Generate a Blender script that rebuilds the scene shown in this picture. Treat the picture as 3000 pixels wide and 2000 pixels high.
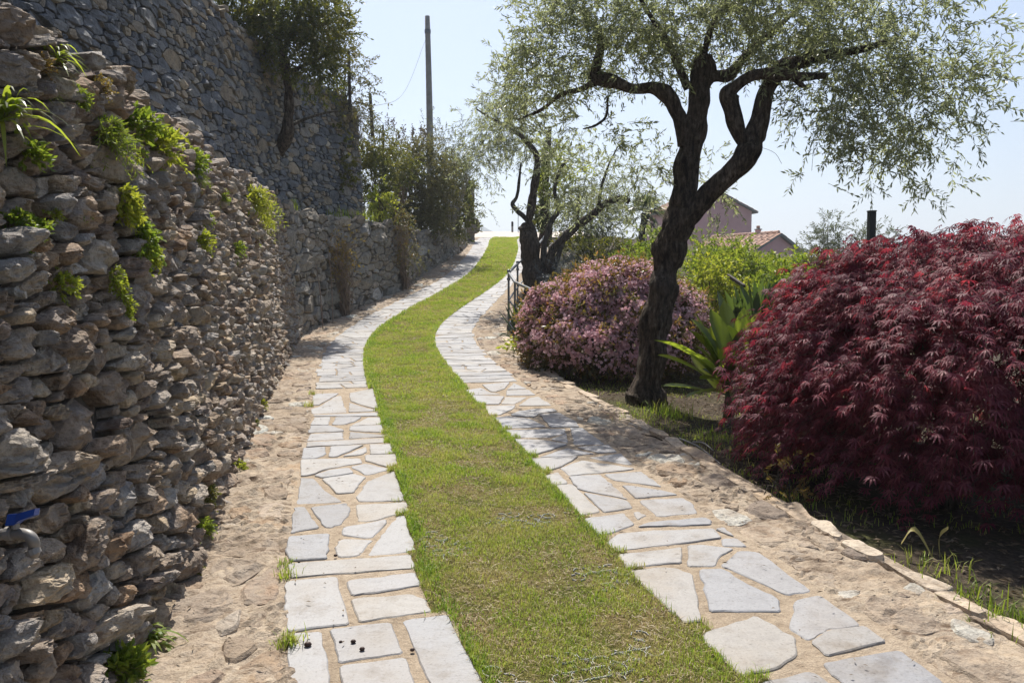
import bpy, math, random
import numpy as np
from mathutils import Vector

# ------------------------------------------------------------------ clearing, camera, world, sun, exposure
for o in list(bpy.data.objects):
    bpy.data.objects.remove(o)
SC = bpy.context.scene
COL = SC.collection
rng = np.random.default_rng(11)
PI = math.pi
EYE = 1.6
FPX = 2500.0                       # focal length in pixels of a 3000 px wide frame
PITCH = math.atan(140 / FPX)
cam = bpy.data.cameras.new('camera')
cam.lens = 30.0
cam.sensor_width = 36.0
cam.clip_start = 0.05
cam.clip_end = 6000
camo = bpy.data.objects.new('camera', cam)
camo.location = (0, 0, EYE)
camo.rotation_euler = (PI / 2 - PITCH, 0, 0)
COL.objects.link(camo)
SC.camera = camo

SUN_EL, SUN_AZ = math.radians(59), math.radians(-8)     # azimuth: from +Y, positive to the right (+X)
world = bpy.data.worlds.new('World')
SC.world = world
world.use_nodes = True
wn = world.node_tree.nodes
bg = wn['Background']
sky = wn.new('ShaderNodeTexSky')
sky.sky_type = 'NISHITA'
sky.sun_disc = False
sky.sun_elevation = SUN_EL
sky.sun_rotation = SUN_AZ
sky.air_density = 1.0
sky.dust_density = 2.0
sky.ozone_density = 2.3
sky.altitude = 100
world.node_tree.links.new(sky.outputs[0], bg.inputs[0])
bg.inputs[1].default_value = 0.09
sun = bpy.data.lights.new('sun', 'SUN')
sun.energy = 5.0
sun.angle = math.radians(0.53)
sun.color = (1.0, 0.95, 0.87)
suno = bpy.data.objects.new('sun', sun)
sv = Vector((math.sin(SUN_AZ) * math.cos(SUN_EL), math.cos(SUN_AZ) * math.cos(SUN_EL), math.sin(SUN_EL)))
suno.rotation_euler = sv.to_track_quat('Z', 'Y').to_euler()
suno.location = sv * 40
COL.objects.link(suno)
SC.view_settings.view_transform = 'Standard'
SC.view_settings.look = 'None'
SC.view_settings.exposure = 0.7
SC.view_settings.gamma = 1.0
SC.view_settings.use_curve_mapping = False
SC.cycles.max_bounces = 6
SC.cycles.transmission_bounces = 4
SC.cycles.use_denoising = True

# ------------------------------------------------------------------ the lie of the land
Q = [-0.3539, -0.1706, -0.2194, -0.1962, -0.1521, -0.0414, 0.0838, 0.1812, 0.1951, 0.0741, 0.0233, -0.0183, 0.092,
     0.1152, 0.0311, 0.0575, 0.0828, 0.1382, 0.1695, 0.1638, 0.1354, 0.1025, 0.5141, 0.1676]
S = np.linspace(0, 34, 341)
DS = S[1]
TH = np.interp(S, [0, 3, 6, 8, 10, 12, 14, 16, 19, 22, 26, 30, 34], Q[:13])
GR = np.interp(S, [0, 4, 8, 12, 16, 20, 24, 28, 34], Q[13:22])
PX = Q[22] + np.cumsum(np.sin(TH)) * DS
PY = 2.6 + np.cumsum(np.cos(TH)) * DS
PZ = Q[23] + np.cumsum(GR) * DS
# straight on behind the camera
n0 = 40
S = np.concatenate([np.arange(-n0, 0) * DS, S])
TH = np.concatenate([np.full(n0, -0.30), TH])
k = np.arange(n0, 0, -1)
PX = np.concatenate([PX[0] + k * DS * math.sin(0.30), PX])
PY = np.concatenate([PY[0] - k * DS * math.cos(0.30), PY])
PZ = np.concatenate([PZ[0] - k * DS * 0.06, PZ])
PEND = PY[-1]


def gz(y):
    """height of the path (and of the ground beside it) at the distance y"""
    y = np.asarray(y, float)
    z = np.interp(y, PY, PZ)
    z = np.where(y > PEND, PZ[-1] + np.minimum(y - PEND, 6) * 0.115, z)
    z = np.where(y > 43.5, z - (y - 43.5) * 0.16, z)
    z = np.where(y < PY[0], PZ[0] + (y - PY[0]) * 0.05, z)
    return np.maximum(z, -45)


def pathpt(s, lat, dz=0.0):
    s = np.asarray(s, float)
    x = np.interp(s, S, PX); y = np.interp(s, S, PY); th = np.interp(s, S, TH)
    x = x + np.cos(th) * lat
    y = y - np.sin(th) * lat
    return np.stack([x, y, gz(y) + dz], -1)


def lat_of(x, y):
    """signed distance to the right of the middle of the path, and the distance along it"""
    x = np.atleast_1d(np.asarray(x, float)); y = np.atleast_1d(np.asarray(y, float))
    L = np.empty(len(x)); SS = np.empty(len(x))
    for a in range(0, len(x), 4000):
        d = (x[a:a + 4000, None] - PX) ** 2 + (y[a:a + 4000, None] - PY) ** 2
        i = d.argmin(1)
        L[a:a + 4000] = (x[a:a + 4000] - PX[i]) * np.cos(TH[i]) - (y[a:a + 4000] - PY[i]) * np.sin(TH[i])
        SS[a:a + 4000] = S[i]
    return L, SS


def ray(px, py):
    a = (px - 1500) / FPX; b = (1000 - py) / FPX
    return np.array([a, math.cos(PITCH) + b * math.sin(PITCH), -math.sin(PITCH) + b * math.cos(PITCH)])


def at(px, py, y):
    """the place that stands y metres ahead in this direction"""
    d = ray(px, py)
    return d * (y / d[1]) + np.array([0, 0, EYE])


def on_ground(px, py):
    d = ray(px, py)
    t = np.linspace(1, 45, 8000)
    P = d[None] * t[:, None]
    h = P[:, 2] + EYE - gz(P[:, 1])
    return P[np.argmax(h < 0)] + np.array([0, 0, EYE])


# ------------------------------------------------------------------ numpy helpers
def hash3(ix, iy, iz, seed):
    h = (ix * 374761393 + iy * 668265263 + iz * 2147483647 + seed * 1274126177) & 0xffffffff
    h = ((h ^ (h >> 13)) * 1274126177) & 0xffffffff
    return ((h ^ (h >> 16)) & 0xffffff) / float(0xffffff)


def vnoise(P, seed=0):
    P = np.asarray(P, float)
    F = np.floor(P).astype(np.int64)
    f = P - F
    f = f * f * (3 - 2 * f)
    r = 0
    for dx in (0, 1):
        wx = f[..., 0] if dx else 1 - f[..., 0]
        for dy in (0, 1):
            wy = f[..., 1] if dy else 1 - f[..., 1]
            for dz in (0, 1):
                wz = f[..., 2] if dz else 1 - f[..., 2]
                r = r + wx * wy * wz * hash3(F[..., 0] + dx, F[..., 1] + dy, F[..., 2] + dz, seed)
    return r


def fbm(P, seed=0, oct=3):
    P = np.asarray(P, float)
    r = 0; a = 0.5; t = 0
    for i in range(oct):
        r = r + a * vnoise(P * (2 ** i) + 17.3 * i, seed + i); t += a; a *= 0.5
    return r / t


def unit(v):
    v = np.asarray(v, float)
    return v / (np.linalg.norm(v, axis=-1, keepdims=True) + 1e-12)


def make_mesh(name, V, groups, mats, smooth=False, mat_index=None):
    """groups: list of int arrays (n,3) or (n,4)"""
    me = bpy.data.meshes.new(name)
    V = np.asarray(V, np.float32)
    groups = [np.asarray(g, np.int32) for g in groups if len(g)]
    nl = sum(g.size for g in groups); npoly = sum(len(g) for g in groups)
    me.vertices.add(len(V)); me.vertices.foreach_set('co', V.ravel())
    me.loops.add(nl); me.loops.foreach_set('vertex_index', np.concatenate([g.ravel() for g in groups]))
    st = []; o = 0
    for g in groups:
        st.append(o + np.arange(len(g)) * g.shape[1]); o += g.size
    me.polygons.add(npoly); me.polygons.foreach_set('loop_start', np.concatenate(st).astype(np.int32))
    try:
        me.polygons.foreach_set('loop_total', np.concatenate([np.full(len(g), g.shape[1]) for g in groups]).astype(np.int32))
    except Exception:
        pass
    me.polygons.foreach_set('use_smooth', np.full(npoly, bool(smooth)))
    for m in (mats if isinstance(mats, (list, tuple)) else [mats]):
        me.materials.append(m)
    if mat_index is not None:
        me.polygons.foreach_set('material_index', np.asarray(mat_index, np.int32))
    me.update(calc_edges=True)
    return me


def tag(o, label=None, cat=None, group=None, kind=None):
    if label: o['label'] = label
    if cat: o['category'] = cat
    if group: o['group'] = group
    if kind: o['kind'] = kind
    return o


def thing(name, label, cat, loc=(0, 0, 0), group=None):
    o = bpy.data.objects.new(name, None)
    o.empty_display_size = 0.2
    o.location = tuple(float(c) for c in loc)
    COL.objects.link(o)
    return tag(o, label, cat, group)


def origin_of(o):
    p = np.zeros(3)
    while o is not None:
        p = p + np.array(o.location); o = o.parent
    return p


def obj(name, V, groups, mat, parent=None, smooth=False, kind=None, label=None, cat=None, group=None, loc=None, mat_index=None):
    """V in world coordinates"""
    V = np.asarray(V, float)
    if parent is not None:
        V = V - origin_of(parent)
    elif loc is not None:
        V = V - np.asarray(loc)
    o = bpy.data.objects.new(name, make_mesh(name, V, groups, mat, smooth, mat_index))
    if parent is not None:
        o.parent = parent
    elif loc is not None:
        o.location = tuple(float(c) for c in loc)
    COL.objects.link(o)
    return tag(o, label, cat, group, kind)


class MB:
    """collects pieces of geometry for one mesh"""
    def __init__(s): s.V = []; s.T = []; s.Qd = []; s.n = 0
    def add(s, V, T=(), Qd=()):
        V = np.asarray(V, float)
        if len(T): s.T.append(np.asarray(T, int) + s.n)
        if len(Qd): s.Qd.append(np.asarray(Qd, int) + s.n)
        s.V.append(V); s.n += len(V)
        return s
    def groups(s):
        g = []
        if s.T: g.append(np.concatenate(s.T))
        if s.Qd: g.append(np.concatenate(s.Qd))
        return g
    def obj(s, name, mat, parent=None, **k):
        return obj(name, np.concatenate(s.V), s.groups(), mat, parent, **k)


def box_geo(c, size, rz=0.0, bevel=0.0):
    x, y, z = [d / 2 for d in size]
    if bevel <= 0:
        V = np.array([(sx * x, sy * y, sz * z) for sz in (-1, 1) for sx, sy in ((-1, -1), (1, -1), (1, 1), (-1, 1))])
        F = [(3, 2, 1, 0), (4, 5, 6, 7), (0, 1, 5, 4), (1, 2, 6, 5), (2, 3, 7, 6), (3, 0, 4, 7)]
    else:
        b = bevel
        rings = []
        for zz, ins in ((-z, b), (-z + b, 0), (z - b, 0), (z, b)):
            r = []
            for sx, sy in ((-1, -1), (1, -1), (1, 1), (-1, 1)):
                r.append((sx * (x - ins), sy * (y - ins), zz))
            rings.append(r)
        V = np.array(sum(rings, []))
        F = [(3, 2, 1, 0), (12, 13, 14, 15)]
        for k in range(3):
            for j in range(4):
                F.append((k * 4 + j, k * 4 + (j + 1) % 4, k * 4 + 4 + (j + 1) % 4, k * 4 + 4 + j))
    c_, s_ = math.cos(rz), math.sin(rz)
    V = V @ np.array([[c_, s_, 0], [-s_, c_, 0], [0, 0, 1]]) + np.asarray(c)
    return V, np.array(F)


def catmull(P, n):
    """resample the polyline P (any columns) smoothly to n points"""
    P = np.asarray(P, float)
    E = np.vstack([2 * P[0] - P[1], P, 2 * P[-1] - P[-2]])
    t = np.linspace(0, len(P) - 1, n)
    i = np.minimum(t.astype(int), len(P) - 2)
    u = (t - i)[:, None]
    a, b, c, d = E[i], E[i + 1], E[i + 2], E[i + 3]
    return 0.5 * (2 * b + (c - a) * u + (2 * a - 5 * b + 4 * c - d) * u ** 2 + (3 * b - a - 3 * c + d) * u ** 3)


def tubes(P, R, m=4, cap=True):
    """N tubes at once: P (N,K,3), R (N,K) -> V, quads, tris"""
    P = np.asarray(P, float); R = np.asarray(R, float)
    N, K, _ = P.shape
    D = np.empty_like(P)
    D[:, 1:-1] = P[:, 2:] - P[:, :-2]; D[:, 0] = P[:, 1] - P[:, 0]; D[:, -1] = P[:, -1] - P[:, -2]
    D = unit(D)
    ref = np.where(np.abs(D[:, :1, 2:3]) > 0.8, np.array([1.0, 0, 0]), np.array([0, 0, 1.0]))
    U = np.empty_like(P)
    u = unit(np.cross(np.broadcast_to(ref[:, 0], D[:, 0].shape), D[:, 0]))
    for k in range(K):
        u = unit(u - D[:, k] * (u * D[:, k]).sum(-1, keepdims=True))
        U[:, k] = u
    W = np.cross(D, U)
    a = np.arange(m) / m * 2 * PI
    V = P[:, :, None] + R[:, :, None, None] * (U[:, :, None] * np.cos(a)[None, None, :, None] + W[:, :, None] * np.sin(a)[None, None, :, None])
    idx = np.arange(N * K * m).reshape(N, K, m)
    q = np.stack([idx[:, :-1], np.roll(idx, -1, 2)[:, :-1], np.roll(idx, -1, 2)[:, 1:], idx[:, 1:]], -1).reshape(-1, 4)
    V = V.reshape(-1, 3)
    T = np.zeros((0, 3), int)
    if cap:
        ends = np.concatenate([P[:, 0], P[:, -1]])
        e = len(V) + np.arange(2 * N)
        V = np.vstack([V, ends])
        j = np.arange(m)
        t0 = np.stack([np.broadcast_to(e[:N, None], (N, m)), idx[:, 0][:, (j + 1) % m], idx[:, 0]], -1).reshape(-1, 3)
        t1 = np.stack([np.broadcast_to(e[N:, None], (N, m)), idx[:, -1], idx[:, -1][:, (j + 1) % m]], -1).reshape(-1, 3)
        T = np.vstack([t0, t1])
    return V, q, T


def limb(name, pts, radii, mat, parent, m=14, gnarl=0.16, seed=1, step=0.06):
    """a gnarled trunk or branch through pts"""
    P = np.asarray(pts, float)
    L = np.linalg.norm(np.diff(P, axis=0), axis=1).sum()
    n = max(6, int(L / step))
    C = catmull(np.column_stack([P, radii]), n)
    wob = (np.stack([fbm(C[:, :3] * 3.1, seed + 5), fbm(C[:, :3] * 3.1, seed + 6), fbm(C[:, :3] * 3.1, seed + 7)], 1) - 0.5)
    C[:, :3] += wob * C[:, 3:4] * 0.9
    R = np.maximum(C[:, 3], 0.003)
    R = R * (1 + gnarl * 1.5 * (vnoise(np.column_stack([np.arange(n) * step * 7, np.zeros(n) + seed, np.zeros(n)]), seed + 3) - 0.5))
    V, q, t = tubes(C[None, :, :3], R[None], m)
    body = V[:n * m].reshape(n, m, 3)
    ax = C[:, None, :3]
    d = body - ax
    # ridges that run along the limb and knobs
    along = np.arange(n)[:, None] * step * np.ones((1, m))
    ang = np.arange(m)[None, :] / m * 2 * PI * np.ones((n, 1))
    tw = along * 1.1
    rp = np.stack([np.cos(ang + tw) * 1.7, np.sin(ang + tw) * 1.7, along * 1.6], -1)
    g = (fbm(rp * 1.3, seed, 3) - 0.5) * 2 * gnarl * 1.6 + (vnoise(np.stack([np.cos(ang + tw) * 4, np.sin(ang + tw) * 4, along * 1.2], -1), seed + 9) - 0.5) * gnarl
    V[:n * m] = (ax + d * (1 + g[..., None])).reshape(-1, 3)
    return obj(name, V, [t, q], mat, parent, smooth=True)


def leaf_geo(base, d, L, W, twist, fold=0.15, tipdrop=0.0):
    """N pointed leaves: base (N,3), unit d (N,3), lengths L, widths W, twist (N,3) random vectors -> V, quads"""
    d = unit(d)
    w = unit(np.cross(d, twist))
    nrm = np.cross(w, d)
    L = np.asarray(L)[:, None]; W = np.asarray(W)[:, None]
    mid = base + d * L * 0.48 + nrm * L * 0.05
    tip = base + d * L - np.array([0, 0, 1.0]) * L * tipdrop
    a = mid + w * W * 0.5 + nrm * W * fold
    b = mid - w * W * 0.5 + nrm * W * fold
    N = len(base)
    V = np.stack([base, a, tip, b], 1).reshape(-1, 3)
    return V, np.arange(N * 4).reshape(N, 4)


def in_blobs(blobs, r, clump=0.0, shell=0.45, per=10):
    """points in ellipsoids. blobs: (cx,cy,cz,rx,ry,rz,n); gathers the points in clumps. Returns points, outward directions"""
    P = []; D = []
    for (cx, cy, cz, rx, ry, rz, n) in blobs:
        n = int(n)
        rad = np.array([rx, ry, rz]); c = np.array([cx, cy, cz])
        nc = max(1, n // per) if clump > 0 else n
        u = unit(r.normal(size=(nc, 3)))
        q = r.random(nc) ** shell
        p = u * q[:, None]
        if clump > 0:
            j = r.integers(0, nc, n)
            p = p[j] * rad + r.normal(size=(n, 3)) * clump
            o = unit(p / rad)
        else:
            o = unit(u / rad); p = p * rad
        P.append(p + c); D.append(unit(o))
    return np.concatenate(P), np.concatenate(D)


def sprays(r, P, D, L, nl, lL, lW, droop=0.3, spread=0.8, jit=0.5, stem=0.0025, start=0.08, tipdrop=0.0, wvar=0.3):
    """twigs that start at P in the directions D, with nl leaves each. -> (leaf V, quads), (stem V, quads, tris)"""
    N = len(P)
    D = unit(D + r.normal(size=(N, 3)) * jit)
    L = L * (0.6 + 0.8 * r.random(N))
    K = 4
    t = np.linspace(0, 1, K)
    side = unit(np.cross(D, r.normal(size=(N, 3))))
    bend = r.normal(size=N) * 0.15
    path = P[:, None] + D[:, None] * (L[:, None] * t)[..., None] + side[:, None] * (L * bend)[:, None, None] * (t ** 2)[None, :, None]
    path[:, :, 2] -= (L * droop)[:, None] * t ** 2
    sV, sq, sT = tubes(path, np.outer(np.ones(N), stem * (1 - 0.7 * t)), 3, cap=False)
    tt = start + (1 - start) * (np.arange(nl)[None] + r.random((N, nl))) / nl
    base = P[:, None] + D[:, None] * (L[:, None] * tt)[..., None] + side[:, None] * ((L * bend)[:, None] * tt ** 2)[..., None]
    base[..., 2] -= (L * droop)[:, None] * tt ** 2
    tan = D[:, None] + side[:, None] * (2 * bend[:, None] * tt)[..., None]
    tan = tan + np.zeros_like(base)
    tan[..., 2] -= 2 * droop * tt
    tan = unit(tan)
    sgn = np.where((np.arange(nl) % 2)[None] == 0, 1.0, -1.0)[..., None]
    perp = unit(np.cross(tan, side[:, None] + r.normal(size=(N, nl, 3)) * 0.6))
    d = unit(tan + perp * sgn * spread + r.normal(size=(N, nl, 3)) * 0.25)
    n = N * nl
    f = 1 + wvar * (r.random(n) * 2 - 1)
    V, q = leaf_geo(base.reshape(-1, 3), d.reshape(-1, 3), lL * f, lW * f, r.normal(size=(n, 3)), tipdrop=tipdrop)
    return (V, q), (sV, sq, sT)

# ------------------------------------------------------------------ materials
class NT:
    def __init__(s, name):
        s.m = bpy.data.materials.new(name); s.m.use_nodes = True
        s.t = s.m.node_tree; s.t.nodes.clear()
        s.out = s.t.nodes.new('ShaderNodeOutputMaterial')
    def n(s, ty, ins=None, **props):
        nd = s.t.nodes.new('ShaderNode' + ty)
        for k, v in props.items(): setattr(nd, k, v)
        for k, v in (ins or {}).items(): s.put(nd.inputs[k], v)
        return nd
    def put(s, sock, v):
        if isinstance(v, bpy.types.NodeSocket): s.t.links.new(v, sock)
        elif isinstance(v, bpy.types.Node): s.t.links.new(v.outputs[0], sock)
        elif isinstance(v, (tuple, list)) and len(v) == 3 and sock.type == 'RGBA': sock.default_value = (*v, 1)
        else: sock.default_value = v
    def noise(s, scale, detail=4, rough=0.55, vec=None, dist=0.0):
        nd = s.n('TexNoise', {'Scale': scale, 'Detail': detail, 'Roughness': rough, 'Distortion': dist})
        s.put(nd.inputs['Vector'], vec if vec is not None else s.pos())
        return nd.outputs[0]
    def pos(s):
        if not hasattr(s, '_p'): s._p = s.n('NewGeometry').outputs['Position']
        return s._p
    def scaled(s, v):
        return s.n('Mapping', {'Vector': s.pos(), 'Scale': v}).outputs[0]
    def ramp(s, fac, stops, mode='LINEAR'):
        nd = s.n('ValToRGB', {'Fac': fac})
        cr = nd.color_ramp; cr.interpolation = mode
        while len(cr.elements) < len(stops): cr.elements.new(0.5)
        for e, (p, c) in zip(cr.elements, stops):
            e.position = p; e.color = (*c, 1) if len(c) == 3 else c
        return nd.outputs[0]
    def mix(s, fac, a, b, mode='MIX'):
        nd = s.n('MixRGB', {'Fac': fac, 'Color1': a, 'Color2': b}, blend_type=mode)
        return nd.outputs[0]
    def math(s, op, a, b=0.0, c=None):
        nd = s.t.nodes.new('ShaderNodeMath'); nd.operation = op
        s.put(nd.inputs[0], a); s.put(nd.inputs[1], b)
        if c is not None: s.put(nd.inputs[2], c)
        return nd.outputs[0]
    def rnd(s):
        """a value of its own for every loose piece and every object"""
        g = s.n('NewGeometry').outputs['Random Per Island']; o = s.n('ObjectInfo').outputs['Random']
        return s.math('FRACT', s.math('ADD', g, o))
    def bump(s, h, strength=0.5, dist=0.01, normal=None):
        nd = s.n('Bump', {'Height': h, 'Strength': strength, 'Distance': dist})
        if normal is not None: s.put(nd.inputs['Normal'], normal)
        return nd.outputs[0]
    def principled(s, color, rough=0.8, normal=None, spec=0.3, metal=0.0):
        nd = s.n('BsdfPrincipled', {'Base Color': color, 'Roughness': rough, 'Metallic': metal, 'Specular IOR Level': spec})
        if normal is not None: s.put(nd.inputs['Normal'], normal)
        s.t.links.new(nd.outputs[0], s.out.inputs[0])
        return nd
    def leafy(s, color, trans, tfac=0.4, rough=0.5, spec=0.4):
        a = s.n('BsdfPrincipled', {'Base Color': color, 'Roughness': rough, 'Specular IOR Level': spec})
        b = s.n('BsdfTranslucent', {'Color': trans})
        m = s.n('MixShader', {0: tfac, 1: a.outputs[0], 2: b.outputs[0]})
        s.t.links.new(m.outputs[0], s.out.inputs[0])
        return s.m


def mat_leaf(name, c1, c2, c3, t1, t2, tfac=0.4, rough=0.5, spec=0.35, patch=1.2):
    """c1..c3: leaf colours that vary from leaf to leaf, t1, t2: colour of the light that comes through"""
    k = NT(name)
    r = k.rnd()
    n = k.noise(patch, 2)
    f = k.math('ADD', k.math('MULTIPLY', r, 0.6), k.math('MULTIPLY', k.math('SUBTRACT', n, 0.3), 1.0))
    col = k.ramp(f, [(0.1, c1), (0.5, c2), (0.9, c3)])
    tr = k.ramp(f, [(0.15, t1), (0.85, t2)])
    return k.leafy(col, tr, tfac, rough, spec)


def mat_plain(name, c, rough=0.6, spec=0.3, metal=0.0, var=0.12, scale=8.0, bump=0.0):
    k = NT(name)
    n = k.noise(scale, 5)
    lo = tuple(a * (1 - var * 1.6) for a in c); hi = tuple(min(1, a * (1 + var * 1.6)) for a in c)
    col = k.ramp(n, [(0.25, lo), (0.75, hi)])
    nb = k.bump(k.noise(scale * 6, 5), bump, 0.01) if bump else None
    k.principled(col, rough, nb, spec, metal)
    return k.m


def mat_slab():
    k = NT('pale_quartzite')
    r = k.rnd()
    n1 = k.noise(2.2, 5, 0.6); n2 = k.noise(14, 6, 0.65); n3 = k.noise(90, 3)
    base = k.ramp(r, [(0.0, (0.22, 0.217, 0.222)), (0.3, (0.285, 0.28, 0.283)), (0.55, (0.31, 0.30, 0.29)), (0.8, (0.25, 0.252, 0.265)), (1.0, (0.295, 0.275, 0.25))])
    warm = k.ramp(n1, [(0.48, (1, 1, 1)), (0.70, (0.92, 0.85, 0.76))])
    c = k.mix(1.0, base, warm, 'MULTIPLY')
    c = k.mix(1.0, c, k.ramp(n2, [(0.25, (0.80, 0.79, 0.79)), (0.55, (1, 1, 1))]), 'MULTIPLY')
    c = k.mix(1.0, c, k.ramp(n3, [(0.27, (0.66, 0.64, 0.62)), (0.40, (0.97, 0.97, 0.97)), (0.7, (1.06, 1.06, 1.06))]), 'MULTIPLY')
    c = k.mix(1.0, c, k.ramp(k.noise(5.5, 7, 0.72), [(0.32, (0.74, 0.69, 0.63)), (0.47, (1, 1, 1))]), 'MULTIPLY')
    st = k.noise(1.0, 6, 0.6, k.scaled((9, 34, 9)))
    h = k.math('ADD', k.math('MULTIPLY', n2, 0.6), k.math('ADD', k.math('MULTIPLY', st, 0.7), k.math('MULTIPLY', n3, 0.25)))
    k.principled(c, k.math('ADD', 0.42, k.math('MULTIPLY', n2, 0.3)), k.bump(h, 0.45, 0.012), 0.4)
    return k.m


def mat_mortar():
    k = NT('sandy_mortar')
    n1 = k.noise(1.6, 5); n2 = k.noise(24, 6, 0.65); n3 = k.noise(150, 3)
    c = k.ramp(n1, [(0.25, (0.31, 0.255, 0.195)), (0.5, (0.375, 0.31, 0.24)), (0.75, (0.42, 0.355, 0.285))])
    c = k.mix(1.0, c, k.ramp(n2, [(0.3, (0.72, 0.68, 0.64)), (0.6, (1.05, 1.03, 1.0))]), 'MULTIPLY')
    c = k.mix(1.0, c, k.ramp(n3, [(0.3, (0.75, 0.74, 0.73)), (0.6, (1.04, 1.03, 1.0))]), 'MULTIPLY')
    h = k.math('ADD', k.math('MULTIPLY', n2, 1.0), k.math('MULTIPLY', n3, 0.35))
    k.principled(c, 0.95, k.bump(h, 0.8, 0.02), 0.15)
    return k.m


def mat_rock(name, stops, dark, bump=1.0, streak=None, lichen=None, rough=0.85, bdist=0.03):
    """stops: colours picked stone by stone"""
    k = NT(name)
    r = k.rnd()
    base = k.ramp(r, stops)
    n1 = k.noise(7, 6, 0.62, dist=0.4); n2 = k.noise(38, 6, 0.7); n3 = k.noise(3.0, 4)
    c = k.mix(1.0, base, k.ramp(n1, [(0.30, dark), (0.48, (1, 1, 1)), (0.72, (1.32, 1.27, 1.2))]), 'MULTIPLY')
    c = k.mix(1.0, c, k.ramp(n2, [(0.28, (0.55, 0.52, 0.50)), (0.5, (1.0, 1.0, 1.0)), (0.75, (1.2, 1.2, 1.2))]), 'MULTIPLY')
    if streak:
        c = k.mix(k.ramp(k.noise(5.0, 5, 0.6), [(0.5, (0, 0, 0)), (0.68, (0.8, 0.8, 0.8))]), c, streak)
    if lichen:
        c = k.mix(k.ramp(k.noise(11.0, 6, 0.7), [(0.60, (0, 0, 0)), (0.68, (0.7, 0.7, 0.7))]), c, lichen)
    lay = k.noise(1.0, 5, 0.6, k.n('Mapping', {'Vector': k.pos(), 'Scale': (12, 12, 55), 'Rotation': (0.35, 0.5, 0.2)}).outputs[0])
    n4 = k.noise(90, 4, 0.7)
    h = k.math('ADD', k.math('MULTIPLY', n1, 1.1), k.math('ADD', k.math('MULTIPLY', n2, 0.55), k.math('ADD', k.math('MULTIPLY', lay, 0.7), k.math('MULTIPLY', n4, 0.2))))
    k.principled(c, rough, k.bump(h, bump, bdist), 0.25)
    return k.m


def mat_bark(name, c1, c2, c3, sc=(30, 30, 7), bump=1.0):
    k = NT(name)
    n = k.noise(1.0, 6, 0.7, k.scaled(sc), 0.6); n2 = k.noise(3.0, 4); n3 = k.noise(60, 4)
    c = k.ramp(n, [(0.36, c1), (0.5, c2), (0.66, c3)])
    c = k.mix(1.0, c, k.ramp(n2, [(0.3, (0.7, 0.68, 0.66)), (0.7, (1.25, 1.25, 1.22))]), 'MULTIPLY')
    c = k.mix(1.0, c, k.ramp(k.noise(18, 5, 0.7), [(0.35, (0.6, 0.57, 0.55)), (0.65, (1.3, 1.3, 1.28))]), 'MULTIPLY')
    h = k.math('ADD', k.math('MULTIPLY', n, 1.3), k.math('MULTIPLY', n3, 0.3))
    k.principled(c, 0.9, k.bump(h, bump, 0.06), 0.2)
    return k.m


M = {}
M['slab'] = mat_slab()
M['mortar'] = mat_mortar()
k = NT('verge_mortar_and_strata')
v1 = k.noise(3.2, 5, 0.6); v2 = k.noise(22, 6, 0.7); v3 = k.noise(120, 3); v4 = k.noise(1.0, 5, 0.6, k.scaled((5, 14, 5)))
c_ = k.ramp(v1, [(0.28, (0.225, 0.18, 0.135)), (0.44, (0.36, 0.295, 0.23)), (0.6, (0.42, 0.355, 0.28)), (0.75, (0.38, 0.265, 0.17))])
c_ = k.mix(1.0, c_, k.ramp(v4, [(0.34, (0.42, 0.37, 0.34)), (0.45, (1, 1, 1)), (0.68, (1.12, 1.10, 1.06))]), 'MULTIPLY')
c_ = k.mix(1.0, c_, k.ramp(v2, [(0.3, (0.66, 0.62, 0.58)), (0.55, (1.0, 1.0, 1.0)), (0.75, (1.1, 1.08, 1.05))]), 'MULTIPLY')
c_ = k.mix(1.0, c_, k.ramp(v3, [(0.28, (0.75, 0.72, 0.70)), (0.55, (1.03, 1.02, 1.0))]), 'MULTIPLY')
k.principled(c_, 0.95, k.bump(k.math('ADD', k.math('MULTIPLY', v2, 1.0), k.math('MULTIPLY', v3, 0.3)), 0.9, 0.02), 0.15)
M['verge_bed'] = k.m
M['rock_near'] = mat_rock('weathered_schist',
    [(0.0, (0.438, 0.356, 0.269)), (0.18, (0.312, 0.244, 0.188)), (0.34, (0.450, 0.394, 0.331)), (0.5, (0.375, 0.256, 0.163)), (0.64, (0.400, 0.369, 0.331)), (0.78, (0.575, 0.456, 0.312)), (0.9, (0.263, 0.194, 0.150)), (1.0, (0.512, 0.481, 0.438))],
    (0.34, 0.27, 0.23), 1.0, streak=(0.33, 0.315, 0.305), lichen=(0.19, 0.125, 0.08), bdist=0.05)
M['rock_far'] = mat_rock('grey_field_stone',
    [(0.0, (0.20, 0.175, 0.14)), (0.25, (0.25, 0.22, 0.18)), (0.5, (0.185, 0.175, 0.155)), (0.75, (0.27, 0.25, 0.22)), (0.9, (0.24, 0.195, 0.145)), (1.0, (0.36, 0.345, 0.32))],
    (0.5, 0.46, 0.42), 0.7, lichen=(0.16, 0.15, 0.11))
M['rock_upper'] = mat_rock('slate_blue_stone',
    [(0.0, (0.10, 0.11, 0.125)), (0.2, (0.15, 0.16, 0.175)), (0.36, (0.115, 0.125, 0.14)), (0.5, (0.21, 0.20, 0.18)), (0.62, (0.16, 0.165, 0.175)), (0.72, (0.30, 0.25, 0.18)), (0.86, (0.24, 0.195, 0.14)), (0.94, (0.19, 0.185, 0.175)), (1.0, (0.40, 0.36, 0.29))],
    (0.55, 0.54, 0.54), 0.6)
M['wall_core'] = mat_plain('wall_core_earth', (0.075, 0.062, 0.05), 0.95, 0.1, var=0.3, scale=9, bump=0.8)
M['wall_core_up'] = mat_plain('wall_core_dark_mortar', (0.075, 0.075, 0.075), 0.95, 0.1, var=0.25, scale=9, bump=0.8)
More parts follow.
